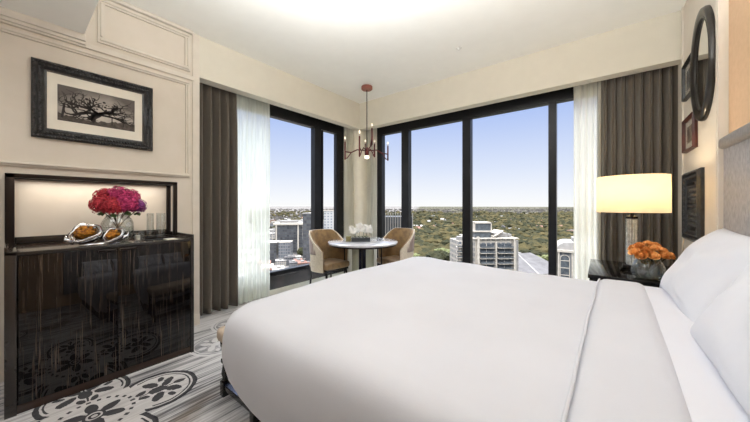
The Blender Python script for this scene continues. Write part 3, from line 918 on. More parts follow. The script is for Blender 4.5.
# camera-frame directions for naming: right = (CS, SN), toward viewer = (SN, -CS)
RS = [(0,0,.165),(-.055,0,.155),(.05,.01,.155),(0,-.05,.148),(0,.055,.152),(-.045,-.045,.135),(.045,-.042,.135),(-.05,.05,.138),(.052,.05,.14),
      (-.09,-.01,.125),(.088,0,.128),(.02,-.085,.115),(-.035,-.08,.112),(.07,-.07,.112),(-.078,-.05,.11)]
RLAB = ['at the very top centre of the bunch', 'left of the top centre rose', 'right of the top centre rose', 'facing the viewer just below the top rose',
        'behind the top centre rose near the curtain', 'front left of the middle ring', 'front right of the middle ring', 'back left of the middle ring', 'back right of the middle ring',
        'at the far left edge of the bunch', 'at the far right edge of the bunch', 'lowest at the front centre above the glass', 'lowest at the front left above the glass', 'lowest at the front right by the pillow', 'lowest at the left edge of the bunch']
for i, (r_, b_, z_) in enumerate(RS):
    r_ *= 1.1; b_ *= .95; z_ = z_*1.25 + .03
    # b_: + away from viewer
    dx = r_*CS - b_*SN; dy = r_*SN + b_*CS
    mm = 'rose_orange' if i % 3 else 'rose_peach'
    rose((rv[0]+dx, rv[1]+dy, NZ+z_), (rv[0]-dx*.3, rv[1]-dy*.3, NZ+.012), mm, .029, i,
         ('pale orange' if mm == 'rose_peach' else 'deep orange') + ' rose ' + RLAB[i])

# ------------------------------------------------------------------ round table and chairs
TX, TY, TH = -2.52, 2.95, .72
tb = empty('round_table', (TX, TY, 0), 0, 'round marble topped table in the window corner between two chairs', 'table')
MB().lathe([(.44,TH-.032),(.466,TH-.024),(.468,TH-.006),(.46,TH),(.2,TH),(.01,TH)], n=64).build('tabletop', 'marble', tb, smooth=50)
MB().lathe([(.40,TH-.05),(.45,TH-.046),(.45,TH-.033)], n=64).build('edge_band', 'dark_metal', tb, smooth=50)
MB().lathe([(.20,0),(.20,.02),(.165,.03),(.150,.20),(.146,.45),(.150,TH-.052)], n=48).build('pedestal', 'pedestal_pale_reflection', tb, smooth=40)
vd = Vector((SN, -CS, 0)); rd = Vector((CS, SN, 0))
for s in (1,):
    m = MB(); M = Matrix(((rd.x, -vd.x, 0, 0), (rd.y, -vd.y, 0, 0), (0,0,1,0), (0,0,0,1)))
    m.box(-.045, .045, -.172, -.10, .03, TH-.052, M, bev=.004); m.box(-.045, .045, .10, .172, .03, TH-.052, M, bev=.004)
    m.build('painted_reflection', 'pedestal_dark_reflection', tb, smooth=40)  # dark strips painting the reflection in the polished pedestal
for k in range(4):
    a = k*PI/2; p = (rd*math.cos(a) + vd*math.sin(a))*.25
    MB().tube([(p.x, p.y, 0), (p.x, p.y, TH-.05)], .008, 10).build('leg', 'black_metal', tb, smooth=50)

def make_chair():
    root = empty('armchair')
    # seat
    m = MB(); m.box(-.225, .225, -.20, .235, .40, .485, bev=.03); m.build('seat', 'tan_leather', root, smooth='all')
    m = MB(); m.box(-.21, .21, -.19, .21, .37, .402, bev=.006); m.build('seat_frame', 'ebony', root, smooth=40)
    # wrap-around back: local +y is forward
    def shell(r0, r1, z0f, mname, name, inner):
        rows_o, rows_i = [], []
        n = 36; nz = 10
        for j in range(nz+1):
            v = j/nz; ro, ri = [], []
            for i in range(n+1):
                s = -1 + 2*i/n; a = s*math.radians(118)
                # angle from back (-y)
                k = abs(s)
                top = .91 - (max(0, k-.42)/.58)**1.3*.27
                z = .37 + (top-.37)*v
                fl = 1 + .07*v
                sx, sy = .262*fl, .25*fl
                x = math.sin(a)*sx; y = -math.cos(a)*sy*(1 if abs(a) < PI/2 else 1.25) - .0 - .03*v*(1-k)
                n_ = Vector((math.sin(a), -math.cos(a), 0))
                ro.append(Vector((x, y, z)) + n_*r0); ri.append(Vector((x, y, z)) + n_*r1)
            rows_o.append(ro); rows_i.append(ri)
        b = MB()
        allr = rows_o + rows_i[::-1]
        b.grid(allr, closed_v=True)
        for side in (0, -1):
            for j in range(nz):
                b.poly([rows_o[j][side], rows_o[j+1][side], rows_i[j+1][side], rows_i[j][side]])
        bmesh.ops.remove_doubles(b.bm, verts=b.bm.verts[:], dist=1e-5)
        return b.build(name, mname, root, smooth=50)
    shell(.012, -.002, 0, 'taupe_fabric', 'outer_shell', False)
    shell(-.003, -.032, 0, 'tan_leather', 'backrest', True)
    m = MB()
    rows = []
    for j in range(7):
        v = j/6; row = []
        for i in range(25):
            s = -1 + 2*i/24; a = s*math.radians(104); z = .60 + (.285-max(0, abs(s)*104/118-.42)/.58*.24)*v
            vv = (z-.37)/(.91-.37); fl = 1+.07*vv
            row.append((math.sin(a)*(.262*fl+.016), -math.cos(a)*(.25*fl+.016) *(1 if abs(a) < PI/2 else 1.25) - .03*vv*(1-abs(s)*.88), z))
        rows.append(row)
    m.grid(rows); bp = m.build('back_panel', 'brown_back', root, smooth='all')
    sd = bp.modifiers.new('t', 'SOLIDIFY'); sd.thickness = .008
    for sx in (-1, 1):
        for sy in (-1, 1):
            x, y = sx*.19, sy*.17
            MB().tube([(x, y, .38), (x*1.12, y*1.22, 0)], [.018, .010], 12).build('leg', 'ebony', root, smooth=50)
    return root
c1 = make_chair()
c1.scale = (.88,.88,.95)
cx, cy = at(329, 3.84)
c1.location = (cx, cy, 0)
# facing mostly toward the right of the picture and slightly toward the viewer
f = rd*.76 + vd*.65
c1.rotation_euler = (0, 0, math.atan2(f.y, f.x) - PI/2)
tag(c1, 'tan leather tub armchair at the left side of the round table', 'armchair', 'armchairs at the round table')
c2 = copy_tree(c1)
cx, cy = at(396, 4.06)
c2.location = (cx, cy, 0); f = -rd*.76 + vd*.65
c2.rotation_euler = (0, 0, math.atan2(f.y, f.x) - PI/2)
tag(c2, 'tan leather tub armchair at the right side of the round table', 'armchair', 'armchairs at the round table')
# things on the table
def on_table(px, dt=0):
    x, y = at(px, 3.86+dt); return x, y
x, y = on_table(361, .0)
b = MB(); M = Matrix(((rd.x, -vd.x, 0, 0), (rd.y, -vd.y, 0, 0), (0,0,1,0), (0,0,0,1)))
b.box(-.125, .125, -.06, .06, 0, .05, M, bev=.004)
o = b.build('planter_box', 'tray_dark', None, smooth=40); o.location = (x, y, TH); tag(o, 'low dark rectangular planter holding white orchids on the round table', 'planter')
orx, ory = x, y
rnd = random.Random(5)
def orchid(dx, dy, lean_, h, seed, label):
    r = random.Random(seed)
    root = empty('orchid', (orx+dx, ory+dy, TH+.05), 0, label, 'flower', 'orchids in the dark planter')
    pts = [Vector((0,0,-.02)), Vector(lean_)*.2 + Vector((0,0,h*.7)), Vector(lean_)*.7 + Vector((0,0,h*1.3)), Vector(lean_)*1.4 + Vector((0,0,h*1.1))]
    MB().tube(pts, .0025, 6).build('stem', 'stem_green', root, smooth=40)
    b = MB()
    for k in range(11):
        c = pts[1].lerp(pts[3], k/10.) + Vector((r.uniform(-.02,.02), r.uniform(-.02,.02), r.uniform(-.005,.03)))
        n = Vector((SN + r.uniform(-.7,.7), -CS + r.uniform(-.7,.7), r.uniform(-.2,.6))).normalized()
        q = Matrix.Translation(c) @ n.to_track_quat('Z','Y').to_matrix().to_4x4()
        for j in range(5):
            an = j*2*PI/5; s = .042
            b.poly([q @ Vector((s*(px*math.cos(an)-py*math.sin(an)), s*(px*math.sin(an)+py*math.cos(an)), s*pz)) for px, py, pz in ((0,0,0),(.5,-.42,.12),(1,-.2,.05),(1,.2,.05),(.5,.42,.12))])
        b.ico(c + n*.004, .006, 1)
    b.build('blooms', 'orchid_white', root, keep=True)
    m = MB()
    for s in (-1,1): m.poly([(0,0,-.01),(s*.02,.012,.02),(s*.055,0,.015),(s*.02,-.012,.015)])
    m.build('leaf', 'leaf_green', root)
for i, (a, l, h, lb) in enumerate(((-.07, (-.03,-.03,0), .09, 'white orchid arching to the left in the dark table planter'), (-.02, (0,0,0), .14, 'tallest white orchid at the middle of the dark table planter'),
        (.03, (.02,.0,0), .13, 'white orchid right of the middle in the dark table planter'), (.07, (.02,.03,0), .10, 'white orchid at the right end of the dark table planter'))):
    orchid(rd.x*a, rd.y*a, l, h, i+3, lb)
x, y = on_table(348.5, -.02)
b = MB(); b.box(-.032, .032, -.032, .032, 0, .068, M, bev=.004); o = b.build('candle_box', 'olive_box', None, smooth=40); o.location = (x, y, TH)
tag(o, 'small olive square box on the round table left of the planter', 'box')

# ------------------------------------------------------------------ chandelier
HX, HY, HZ_ = -2.65, 3.19, ZC
ch = empty('chandelier', (HX, HY, HZ_), 0, 'copper branching chandelier with candle lights hanging above the round table', 'chandelier')
MB().lathe([(.075,0),(.08,-.006),(.08,-.04),(.07,-.05),(.01,-.052)], n=40).build('ceiling_canopy', 'copper_canopy', ch, smooth=40)
MB().tube([(0,0,-.05), (0,0,-.90)], .006, 10).build('rod', 'lamp_metal', ch, smooth=50)
hubz = -.93
MB().lathe([(.012,hubz+.05),(.03,hubz+.03),(.032,hubz-.05),(.028,hubz-.07)], n=24).build('hub', 'copper', ch, smooth=40)
MB().lathe([(.03,hubz-.07),(.036,hubz-.075),(.034,hubz-.105),(.01,hubz-.112)], n=24).build('downlight', 'bulb_glow', ch, smooth=40)
# (right, away, base height, tube length)
arms = [(-.315, .0, -.13, .34), (-.10, -.12, -.11, .38), (.075, -.20, .04, .30), (.11, .14, -.07, .26), (.305, .04, -.14, .28), (-.03, .26, -.06, .28)]
for i, (a, b_, z, L) in enumerate(arms):
    P = rd*a - vd*b_; mid = P*.45 + Vector((0,0,hubz+.015+.02*(i%2))); end = P + Vector((0,0,hubz+z+L*.35))
    low = P + Vector((0,0,hubz+z))
    br = MB().tube([(0,0,hubz), mid, P*.72 + Vector((0,0,hubz+z*.35+.02)), end], .0085, 8)
    br.tube([P*.72 + Vector((0,0,hubz+z*.35+.02)), P*.9 + Vector((0,0,hubz+z*.8)), low + Vector((0,0,.02))], .007, 8)
    arm = br.build('arm', 'copper', ch, smooth=50)
    s = MB().lathe([(.006,0),(.011,.012),(.011,L*.76),(.007,L*.78)], (low.x, low.y, low.z), 14).build('candle_tube', 'copper', arm, smooth=40)
    MB().lathe([(.007,L*.78),(.007,L*.88)], (low.x, low.y, low.z), 12).build('candle_sleeve', 'candle_sleeve', arm, smooth=40)
    MB().lathe([(.006,L*.86),(.010,L*.90),(.009,L*.95),(.002,L)], (low.x, low.y, low.z), 12).build('bulb', 'bulb_glow', arm, smooth=40)

# small ceiling sprinkler
sxp, syp = at(459, 1.72*FP/(205.5-48))
sp = empty('sprinkler', (sxp, syp, ZC), 0, 'tiny white sprinkler head on the ceiling above the bed', 'sprinkler')
MB().lathe([(.03,0),(.03,-.004),(.012,-.008),(.01,-.02)], n=24).build('cover_plate', 'sprinkler_white', sp, smooth=40)

#EXT0
# ------------------------------------------------------------------ the city and parkland outside, seen from a high floor
GZ = -65.0
def zat(py, t): return EYE + (205.5 - py)/FP*t
def ground_mat():
    m = bpy.data.materials.new('city_ground'); T = NT(m)
    geo = T.node('ShaderNodeNewGeometry').outputs['Position']
    s = T.node('ShaderNodeSeparateXYZ', {0: geo}); X, Y = E(T, s.outputs[0]), E(T, s.outputs[1])
    fine = noi(T, geo, .035, 5, .65); mid = noi(T, geo, .006, 4, .6); bigs = noi(T, geo, .0012, 3)
    vo = T.node('ShaderNodeTexVoronoi', {'Vector': geo, 'Scale': .045}); vc = T.node('ShaderNodeSeparateColor', {0: vo.outputs['Color']})
    vr = E(T, vc.outputs[0])
    green = mixc(T, fine.step(.35,.65), lin(36,38,26), lin(70,66,44))
    roofs = mixc(T, vr, lin(78,74,70), lin(118,113,107))
    town = mixc(T, vr.gt(.55), green, roofs)
    urban = mixc(T, fine.step(.4,.6), lin(78,75,72), lin(116,111,106))
    urban = mixc(T, E(T, vc.outputs[1]).gt(.55), urban, mixc(T, vr, lin(60,58,57), lin(134,130,126)))
    c = mixc(T, mid.step(.42,.58), green, town)
    # built-up side: bearing towards the left window
    side = (X * -1 - Y * .55).step(60, 190)
    c = mixc(T, side, c, urban)
    b = T.node('ShaderNodeBsdfPrincipled', {'Roughness': .95, 'Base Color': c, 'Specular IOR Level': .05})
    T.l.new(b.outputs[0], T.out.inputs[0]); MATS['city_ground'] = m
ground_mat()
def fa(name, wall, win, su, sv, gu=.35, gv=.4, rough=.5):
    """facade: windows laid out by position along both walls and height (a real grid)"""
    m = bpy.data.materials.new(name); T = NT(m)
    s = T.node('ShaderNodeSeparateXYZ', {0: coords(T, 'Object')})
    n = T.node('ShaderNodeSeparateXYZ', {0: T.node('ShaderNodeTexCoord').outputs['Normal']})
    nx = E(T, n.outputs[0]).abs().gt(.7); nz = E(T, n.outputs[2]).abs().gt(.7)
    u = E(T, s.outputs[1])*nx + E(T, s.outputs[0])*(nx*-1+1); z = E(T, s.outputs[2])
    fu = (u*(1/su)).m('FRACT'); fz = (z*(1/sv)).m('FRACT')
    k = fu.gt(gu)*fz.gt(gv)*(nz*-1+1)
    wn = E(T, T.node('ShaderNodeTexWhiteNoise', {0: T.node('ShaderNodeVectorMath', {0: T.node('ShaderNodeVectorMath', {0: coords(T,'Object',(1/su,1/su,1/sv))}, operation='FLOOR').outputs[0], 1: (1,1,1)}, operation='MULTIPLY').outputs[0]}).outputs[0])
    c = mixc(T, k, mixc(T, noi(T, coords(T), .3, 3), wall, tuple(v*.85 for v in wall)), mixc(T, wn*.6, win, tuple(min(1, v*2.2+.05) for v in win)))
    b = T.node('ShaderNodeBsdfPrincipled', {'Roughness': rough, 'Base Color': c})
    T.l.new(b.outputs[0], T.out.inputs[0]); MATS[name] = m
fa('fac_cream', lin(162,155,144), lin(74,76,80), 3.2, 3.3)
fa('fac_grey', lin(114,114,114), lin(58,62,68), 2.6, 3.4, .3, .35)
fa('fac_white', lin(174,173,170), lin(96,100,108), 3.6, 3.2, .5, .5)
fa('fac_dark', lin(74,74,74), lin(44,46,50), 3.0, 3.6, .12, .3, .25)
fa('fac_brick', lin(114,89,76), lin(64,60,60), 3.4, 3.3, .45, .45)
mat('conc_white', lin(176,168,156), .8, c2=lin(156,149,138), ns=.5)
mat('conc_grey', lin(132,129,125), .8, c2=lin(114,111,108), ns=.4)
mat('roof_pale', lin(158,155,150), .7, c2=lin(134,130,126), ns=.3)
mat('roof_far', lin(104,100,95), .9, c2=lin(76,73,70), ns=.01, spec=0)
mat('roof_grey', lin(100,98,98), 1, c2=lin(88,86,86), ns=.15, spec=0)
mat('fin_grey', lin(124,120,114), .7)
fa('fac_night', lin(40,42,44), lin(26,30,36), 1.6, 3.6, .2, .3, .3)
mat('roof_red', lin(104,86,78), .8, c2=lin(136,88,72), ns=.3)
mat('win_dark', lin(56,62,68), .2, c2=lin(84,88,92), ns=.6)
mat('win_blue', lin(84,88,92), .3, c2=lin(64,68,70), ns=.6)
mat('foliage', lin(40,42,28), .95, c2=lin(76,68,44), ns=.05, spec=.1)
mat('foliage_dark', lin(32,36,25), .95, c2=lin(52,50,34), ns=.2, spec=.1)
mat('foliage_light', lin(92,94,56), .9, c2=lin(74,80,46), ns=.2)
mat('bark', lin(90,76,64), .9)
mat('asphalt', lin(120,116,114), .9)
g = MB(); g.poly([(-16000,-400,GZ),(16000,-400,GZ),(16000,16000,GZ),(-16000,16000,GZ)])
struct(g.build('ground', 'city_ground'))

# --- woodland: nobody could count it
import numpy as np
def blobs(name, pts, m_, seed, flat=.75):
    b = bmesh.new(); bmesh.ops.create_icosphere(b, subdivisions=1, radius=1)
    bv = np.array([v.co[:] for v in b.verts]); bf = np.array([[v.index for v in f.verts] for f in b.faces]); b.free()
    r = np.random.RandomState(seed); N = len(pts); nv = len(bv)
    V = np.repeat(bv[None], N, 0) * (1 + r.uniform(-.22, .22, (N, nv, 1)))
    P = np.array(pts); V = V * P[:, None, 3:4] * np.array([1, 1, flat]) + P[:, None, :3]
    F = (bf[None] + (np.arange(N)*nv)[:, None, None]).reshape(-1, 3)
    me = bpy.data.meshes.new(name); me.from_pydata(V.reshape(-1, 3).tolist(), [], F.tolist()); me.materials.append(MATS[m_])
    o = bpy.data.objects.new(name, me); COL.objects.link(o); return o
rnd = random.Random(21)
pts = []
def tnoise(x, y, s): return noise.noise(Vector((x*s, y*s, 3.3)))
while len(pts) < 5200:
    t = 300 + 2300*rnd.random()**1.5; px = rnd.uniform(376, 640)
    x, y = at(px, t)
    if px < 395 + 8*rnd.random() and t < 420: continue
    dens = tnoise(x, y, .004) + .55 - max(0, (t-800)/1800)
    if t > 430 and dens < rnd.uniform(-.1, .3): continue
    if 500 < px < 575 and t < 340: continue
    if t < 330 and 440 < px: continue
    r = rnd.uniform(4.5, 8.5)*(1 + t/2600)
    pts.append((x, y, GZ + r*.75 + rnd.uniform(0, 4), r))
tag(blobs('woodland', [p for i, p in enumerate(pts) if i % 3], 'foliage', 1), 'dense olive green parkland woodland stretching to the horizon', 'trees', kind='stuff')
tag(blobs('woodland', [p for i, p in enumerate(pts) if not i % 3], 'foliage_dark', 2), 'darker crowns scattered through the parkland woodland', 'trees', kind='stuff')
pts = []
while len(pts) < 900:
    t = 380 + 2600*rnd.random()**1.3; px = rnd.uniform(250, 392); x, y = at(px, t)
    if tnoise(x, y, .01) < rnd.uniform(-.2, .3): continue
    r = rnd.uniform(3.5, 6)*(1+t/2500); pts.append((x, y, GZ + r*.7, r))
tag(blobs('street_trees', pts, 'foliage', 3), 'street trees between the city blocks outside the left window', 'trees', kind='stuff')

# --- houses of the far suburbs
hm = MB(); hm.box(-6,6,-4.5,4.5,0,4.2); walls = hm
def house_mesh(m_, roofm):
    root = empty('house')
    MB().box(-6,6,-4.5,4.5,0,4).build('walls', m_, root)
    b = MB(); b.grid([[(-6.6,-5.1,4),(6.6,-5.1,4)],[(-6.6,0,7),(6.6,0,7)],[(-6.6,5.1,4),(6.6,5.1,4)]])
    b.poly([(-6.6,-5.1,4),(-6.6,0,7),(-6.6,5.1,4)]); b.poly([(6.6,-5.1,4),(6.6,0,7),(6.6,5.1,4)]); b.poly([(-6.6,-5.1,4),(6.6,-5.1,4),(6.6,5.1,4),(-6.6,5.1,4)])
    b.build('roof', roofm, root); return root
protos = [house_mesh('conc_white', 'roof_pale'), house_mesh('conc_white', 'roof_red'), house_mesh('conc_grey', 'roof_grey')]
HL = ['far suburban house with a pale roof among the trees', 'far suburban house with a reddish roof among the trees', 'far suburban house with a grey roof among the trees']
HGr = ['pale roofed suburban houses', 'red roofed suburban houses', 'grey roofed suburban houses']
cnt = [0,0,0]
for i in range(150):
    k = rnd.choice((0,0,1,2)); px = rnd.choice((rnd.uniform(266, 345), rnd.uniform(384, 590), rnd.uniform(384, 590)))
    t = 620 + 900*rnd.random(); x, y = at(px, t)
    o = protos[k] if cnt[k] == 0 else copy_tree(protos[k]); cnt[k] += 1
    o.location = (x, y, GZ + (5 if px > 380 else 0)); o.rotation_euler = (0,0,rnd.choice((.2, .2+PI/2)) + rnd.uniform(-.1,.1)); sc_ = rnd.uniform(.8, 1.4); o.scale = (sc_, sc_, sc_*1.1)
    tag(o, HL[k], 'house', HGr[k])
# the uncountable rest of the suburbs
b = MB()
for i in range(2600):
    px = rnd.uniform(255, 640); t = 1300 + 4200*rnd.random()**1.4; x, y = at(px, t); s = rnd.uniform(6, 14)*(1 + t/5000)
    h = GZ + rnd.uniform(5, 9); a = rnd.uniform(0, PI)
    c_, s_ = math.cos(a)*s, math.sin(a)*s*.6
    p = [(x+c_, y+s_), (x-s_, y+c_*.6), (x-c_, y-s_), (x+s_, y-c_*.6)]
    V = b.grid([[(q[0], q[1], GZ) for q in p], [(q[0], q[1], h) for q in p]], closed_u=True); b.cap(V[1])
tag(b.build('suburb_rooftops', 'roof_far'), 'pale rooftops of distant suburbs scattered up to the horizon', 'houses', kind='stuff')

def rotb(px, t, yaw=0):
    x, y = at(px, t); return x, y, math.atan2(SN, CS) + yaw   # yaw 0 = parallel to the picture
def bld(name, px, t, yaw, label, cat='building', group=None):
    x, y, a = rotb(px, t, yaw); return empty(name, (x, y, GZ), a, label, cat, group)

# --- apartment tower with balconies, local x right, local y away
t = 180.; kx = t/FP
T_ = bld('apartment_tower', 490, t, .05, 'pale apartment tower with stacked balconies rising in the middle of the back window')
Hm = zat(239, t) - GZ
MB().box(-10, 17, 0, 24, 0, Hm).build('main_block', 'fac_cream', T_)
MB().box(-18, -10, 6, 24, 0, Hm-2).build('west_block', 'fac_cream', T_)
MB().box(17, 20, 3, 22, 0, Hm-1.5).build('end_wall', 'conc_grey', T_)
m = MB(); m.box(-8.5, -7.2, -1.4, 0, 0, Hm+1.5); m.box(3, 4, -1.2, 0, 0, Hm-2); m.box(14.5, 15.4, -1.8, 0, 0, Hm); m.box(-17.5,-17, 4.4,6,0,Hm-4)
m.build('piers', 'conc_white', T_)
nf = int(Hm/3.3)
for k in range(4, nf):
    z = k*3.3
    f = MB().box(-6.5, 2.5, -2.0, 0, z, z+.3).box(4.5, 14, -2.4, 0, z, z+.3)
    s = f.build('balcony', 'conc_white', T_)
    MB().box(-6.5, 2.5, -2.0, -1.9, z+.3, z+1.3).box(4.5, 14, -2.4, -2.3, z+.3, z+1.3).build('balustrade', 'win_blue', s)
    s = MB().box(-20, -10, 2.6, 6, z, z+.35).build('balcony', 'conc_white', T_)
    MB().box(-20, -10, 2.6, 2.7, z+.35, z+1.3).build('balustrade', 'win_blue', s)
    MB().box(20, 21.4, 5, 9, z, z+.3).box(20, 21.4, 12, 18, z, z+.3).build('balcony', 'conc_white', T_)
for (x0, x1) in ((-6.3,-2.6), (-2,2.3), (4.8,9), (9.6,13.8)):
    b = MB()
    for k in range(4, nf): b.box(x0, x1, -.06, .02, k*3.3+.4, k*3.3+2.7)
    b.build('glazing', 'win_dark', T_)
MB().box(-11, 18, -1.2, 25, Hm, Hm+.6).build('roof', 'conc_white', T_)
ph = MB().box(-9, 1.5, 2, 14, Hm+.6, Hm+4.2).build('penthouse', 'win_blue', T_)
MB().box(-9.6, 2.2, 1.4, 14.6, Hm+4.2, Hm+4.9).build('penthouse_roof', 'conc_white', ph)
p2 = MB().box(-8, 2.2, 4, 12, Hm+4.9, Hm+9.5).build('plant_room', 'win_blue', T_)
MB().box(-8.6,-8,3.4,12.6,Hm+4.9,Hm+10.4).box(2.2,2.8,3.4,12.6,Hm+4.9,Hm+10.4).box(-8.6, 2.8, 3.4, 12.6, Hm+9.5, Hm+10.4).build('plant_room_frame', 'conc_white', p2)
b = MB(); b.grid([[(2.8,1,Hm+1.2),(2.8,14,Hm+1.2)],[(9.5,1,Hm+5),(9.5,14,Hm+5)],[(9.5,1,Hm+4.4),(9.5,14,Hm+4.4)],[(3.6,1,Hm+.6),(3.6,14,Hm+.6)]], closed_v=True)
b.build('sloping_roof', 'conc_white', T_)
MB().box(4, 13, 3, 16, Hm+.6, Hm+3.3).build('roof_unit', 'conc_grey', T_)
MB().box(14, 16, 4, 8, Hm+.6, Hm+2.6).box(-17,-12,8,14,Hm-2,Hm+.5).build('roof_unit', 'conc_grey', T_)

# --- exhibition hall with broad grey roof
t = 235.
Hh = bld('exhibition_hall', 532, t, .22, 'low hall with broad sloping grey roof right of the apartment tower')
z0 = zat(274, t) - GZ; z1 = zat(259, t+30) - GZ
MB().box(-26, 34, 0, 70, 0, z0).build('walls', 'conc_white', Hh)
b = MB(); zr = zat(253, t+45)-GZ
b.grid([[(-28,-2,z0),(36,-2,z0)],[(-22,36,zr),(30,36,zr+1)],[(-28,74,z0+1),(36,74,z0+1)]]); b.poly([(-28,-2,z0),(-22,36,zr),(-28,74,z0+1)]); b.poly([(36,-2,z0),(30,36,zr+1),(36,74,z0+1)])
b.build('roof', 'roof_grey', Hh)
b = MB(); 
b.grid([[(4,-2.2,z0+.2),(5.5,-2.2,z0+.2)],[(14,36,zr+1.2),(15.2,36,zr+1.2)]]); b.build('roof_seam', 'conc_grey', Hh)
MB().box(-30, 38, -16, -4, 0, z0-6).build('podium', 'roof_pale', Hh)

# --- ornate corner building behind the sheer at the right
t = 118.
Ob = bld('ornate_building', 577, t, -.5, 'ornate grey stone building with arched window bays beside the sheer of the back window')
Ho = zat(252, t) - GZ
MB().box(-7.5, 14, 0, 16, 0, Ho).build('walls', 'fac_grey', Ob)
for i, xc in enumerate((-4.2, 2.2, 8.6)):
    b = MB(); zt = Ho - 3.2
    pr = [(xc-1.5, 8), (xc+1.5, 8)] + [(xc+1.5*math.cos(a*PI/10), zt + 1.5*math.sin(a*PI/10)) for a in range(11)]
    b.grid([[(x, -.15, z) for x, z in pr], [(x, .02, z) for x, z in pr]], closed_u=True); b.poly([(x, -.15, z) for x, z in pr]); w_ = b.build('arched_window', 'win_dark', Ob)
    b = MB()
    po = [(xc+1.75*math.cos(a*PI/10), zt + 1.75*math.sin(a*PI/10)) for a in range(11)]; pi_ = [(xc+1.5*math.cos(a*PI/10), zt+1.5*math.sin(a*PI/10)) for a in range(11)]
    b.grid([[(x,-.35,z) for x,z in po], [(x,-.35,z) for x,z in pi_], [(x,0,z) for x,z in pi_], [(x,0,z) for x,z in po]], closed_v=True)
    b.box(xc-1.75, xc-1.5, -.35, 0, 8, zt).box(xc+1.5, xc+1.75, -.35, 0, 8, zt)
    for k in range(12):
        z = 10+k*3.0
        if z < zt: b.box(xc-1.5, xc+1.5, -.3, 0, z, z+.3)
    b.build('surround', 'conc_white', w_)
m = MB()
for x in (-7.5, -6.4, -1.6, -.6, 4.8, 5.8, 11.2, 12.4): m.box(x-.3, x+.3, -.6, 0, 0, Ho-.5)
m.build('pilasters', 'conc_white', Ob)
MB().box(-8.3, 14.8, -.9, 16.5, Ho-.4, Ho+.5).build('cornice', 'conc_white', Ob)
b = MB(); rows = []
for k in range(9):
    a = k/8*PI/2; rows.append([(-7.0+(1-math.cos(a))*5*0 + math.sin(a)*0 + (1-math.cos(a))*4, y, Ho+.5+math.sin(a)*3.2) for y in (.5, 15)] + [(13.2-(1-math.cos(a))*4, y, Ho+.5+math.sin(a)*3.2) for y in (15, .5)])
V = b.grid(rows, closed_u=True); b.cap(V[-1]); b.build('curved_roof', 'roof_pale', Ob, smooth=40)
MB().box(-1, 8, 4, 11, Ho+3.6, Ho+5.4).build('roof_unit', 'conc_grey', Ob)

# --- finned building behind the right armchair
t = 120.
Fb = bld('finned_building', 397, t, 0, 'dark building with upright pale fins seen between the first bars of the back window')
Hf = zat(215, t) - GZ
MB().box(-7, 6.6, 0, 14, 0, Hf-.8).build('walls', 'fac_night', Fb)
for k in range(14):
    x = -6.8 + k*1.02; MB().box(x-.14, x+.14, -.8, 0, 0, Hf + (.8 if k % 3 else 1.6)).build('fin', 'fin_grey', Fb)

# --- white tower and office blocks in the left window
t = 330.
Wt = bld('white_tower', 329, t, .2, 'slim white tower with rows of square windows behind the left armchair')
Hw = zat(211, t)-GZ
MB().box(-5.5, 5.5, 0, 12, 0, Hw).build('walls', 'fac_white', Wt); MB().box(-6, 6, -.5, 12.5, Hw, Hw+1).build('roof', 'conc_white', Wt)
t = 400.
G = bld('office_block', 289, t, .12, 'wide dark glass office block with a white roof band in the left window')
Hg = zat(225, t)-GZ
MB().box(-19, 18, 0, 26, 0, Hg).build('walls', 'fac_dark', G)
MB().box(-21, 19.5, -2, 28, Hg, Hg+2.6).build('roof', 'conc_white', G)
m = MB()
for x in (-17, 12.5): m.box(x-.9, x+.9, -1.4, 0, 0, Hg)
m.build('piers', 'conc_white', G)
MB().box(-14, 10, 5, 20, Hg+2.6, Hg+6).build('roof_unit', 'conc_grey', G)
t = 300.
D = bld('office_block', 309, t, -.2, 'tall dark grey office block just left of the window bar in the left window')
Hd = zat(214, t)-GZ
MB().box(-7, 7, 0, 16, 0, Hd).build('walls', 'fac_dark', D); MB().box(-7.4, 7.4, -.4, 16.4, Hd, Hd+1.2).build('roof', 'conc_grey', D)
t = 330.
L_ = bld('office_block', 271, t, .1, 'low dark block in front of the wide glass office in the left window')
MB().box(-12, 6, 0, 18, 0, zat(243,t)-GZ).build('walls', 'fac_dark', L_); MB().box(-12.4, 6.4, -.4, 18.4, zat(243,t)-GZ, zat(243,t)-GZ+.8).build('roof', 'roof_pale', L_)
W2 = bld('office_block', 285, t-5, .1, 'low white cube building in front of the wide glass office in the left window')
MB().box(-7, 6, 0, 14, 0, zat(242,t)-GZ).build('walls', 'fac_grey', W2); MB().box(-7.3, 6.3, -.3, 14.3, zat(242,t)-GZ, zat(242,t)-GZ+.6).build('roof', 'conc_white', W2)

# ordinary city blocks: one prototype for each kind, repeated
kinds = [('fac_cream','roof_pale','cream'), ('fac_grey','roof_grey','grey'), ('fac_white','conc_white','white'), ('fac_brick','roof_red','brown brick')]
cp = []
for i, (wm, rm, nm) in enumerate(kinds):
    root = empty('city_block')
    MB().box(-9,9,-7,7,0,10).build('walls', wm, root)
    s = MB().box(-9.4,9.4,-7.4,7.4,10,10.8).build('roof', rm, root)
    MB().box(-4,1,-3,2,10.8,12.4).box(3,6,-2,3,10.8,11.8).build('roof_unit', 'conc_grey', s)
    cp.append(root)
cnt = [0]*4
placed = [(271,330),(285,330),(289,400),(309,300),(329,330)]
def city(px, t, hs, k=None, sc_=1):
    k = rnd.randrange(4) if k is None else k
    x, y = at(px, t); a = math.atan2(SN, CS) + .35 + rnd.choice((0, PI/2))
    o = cp[k] if cnt[k] == 0 else copy_tree(cp[k]); cnt[k] += 1
    o.location = (x, y, GZ); o.rotation_euler = (0,0,a); o.scale = (sc_*rnd.uniform(.8,1.3), sc_*rnd.uniform(.8,1.2), hs)
    tag(o, 'ordinary %s city block among the low buildings outside' % kinds[k][2], 'building', '%s city blocks' % kinds[k][2])
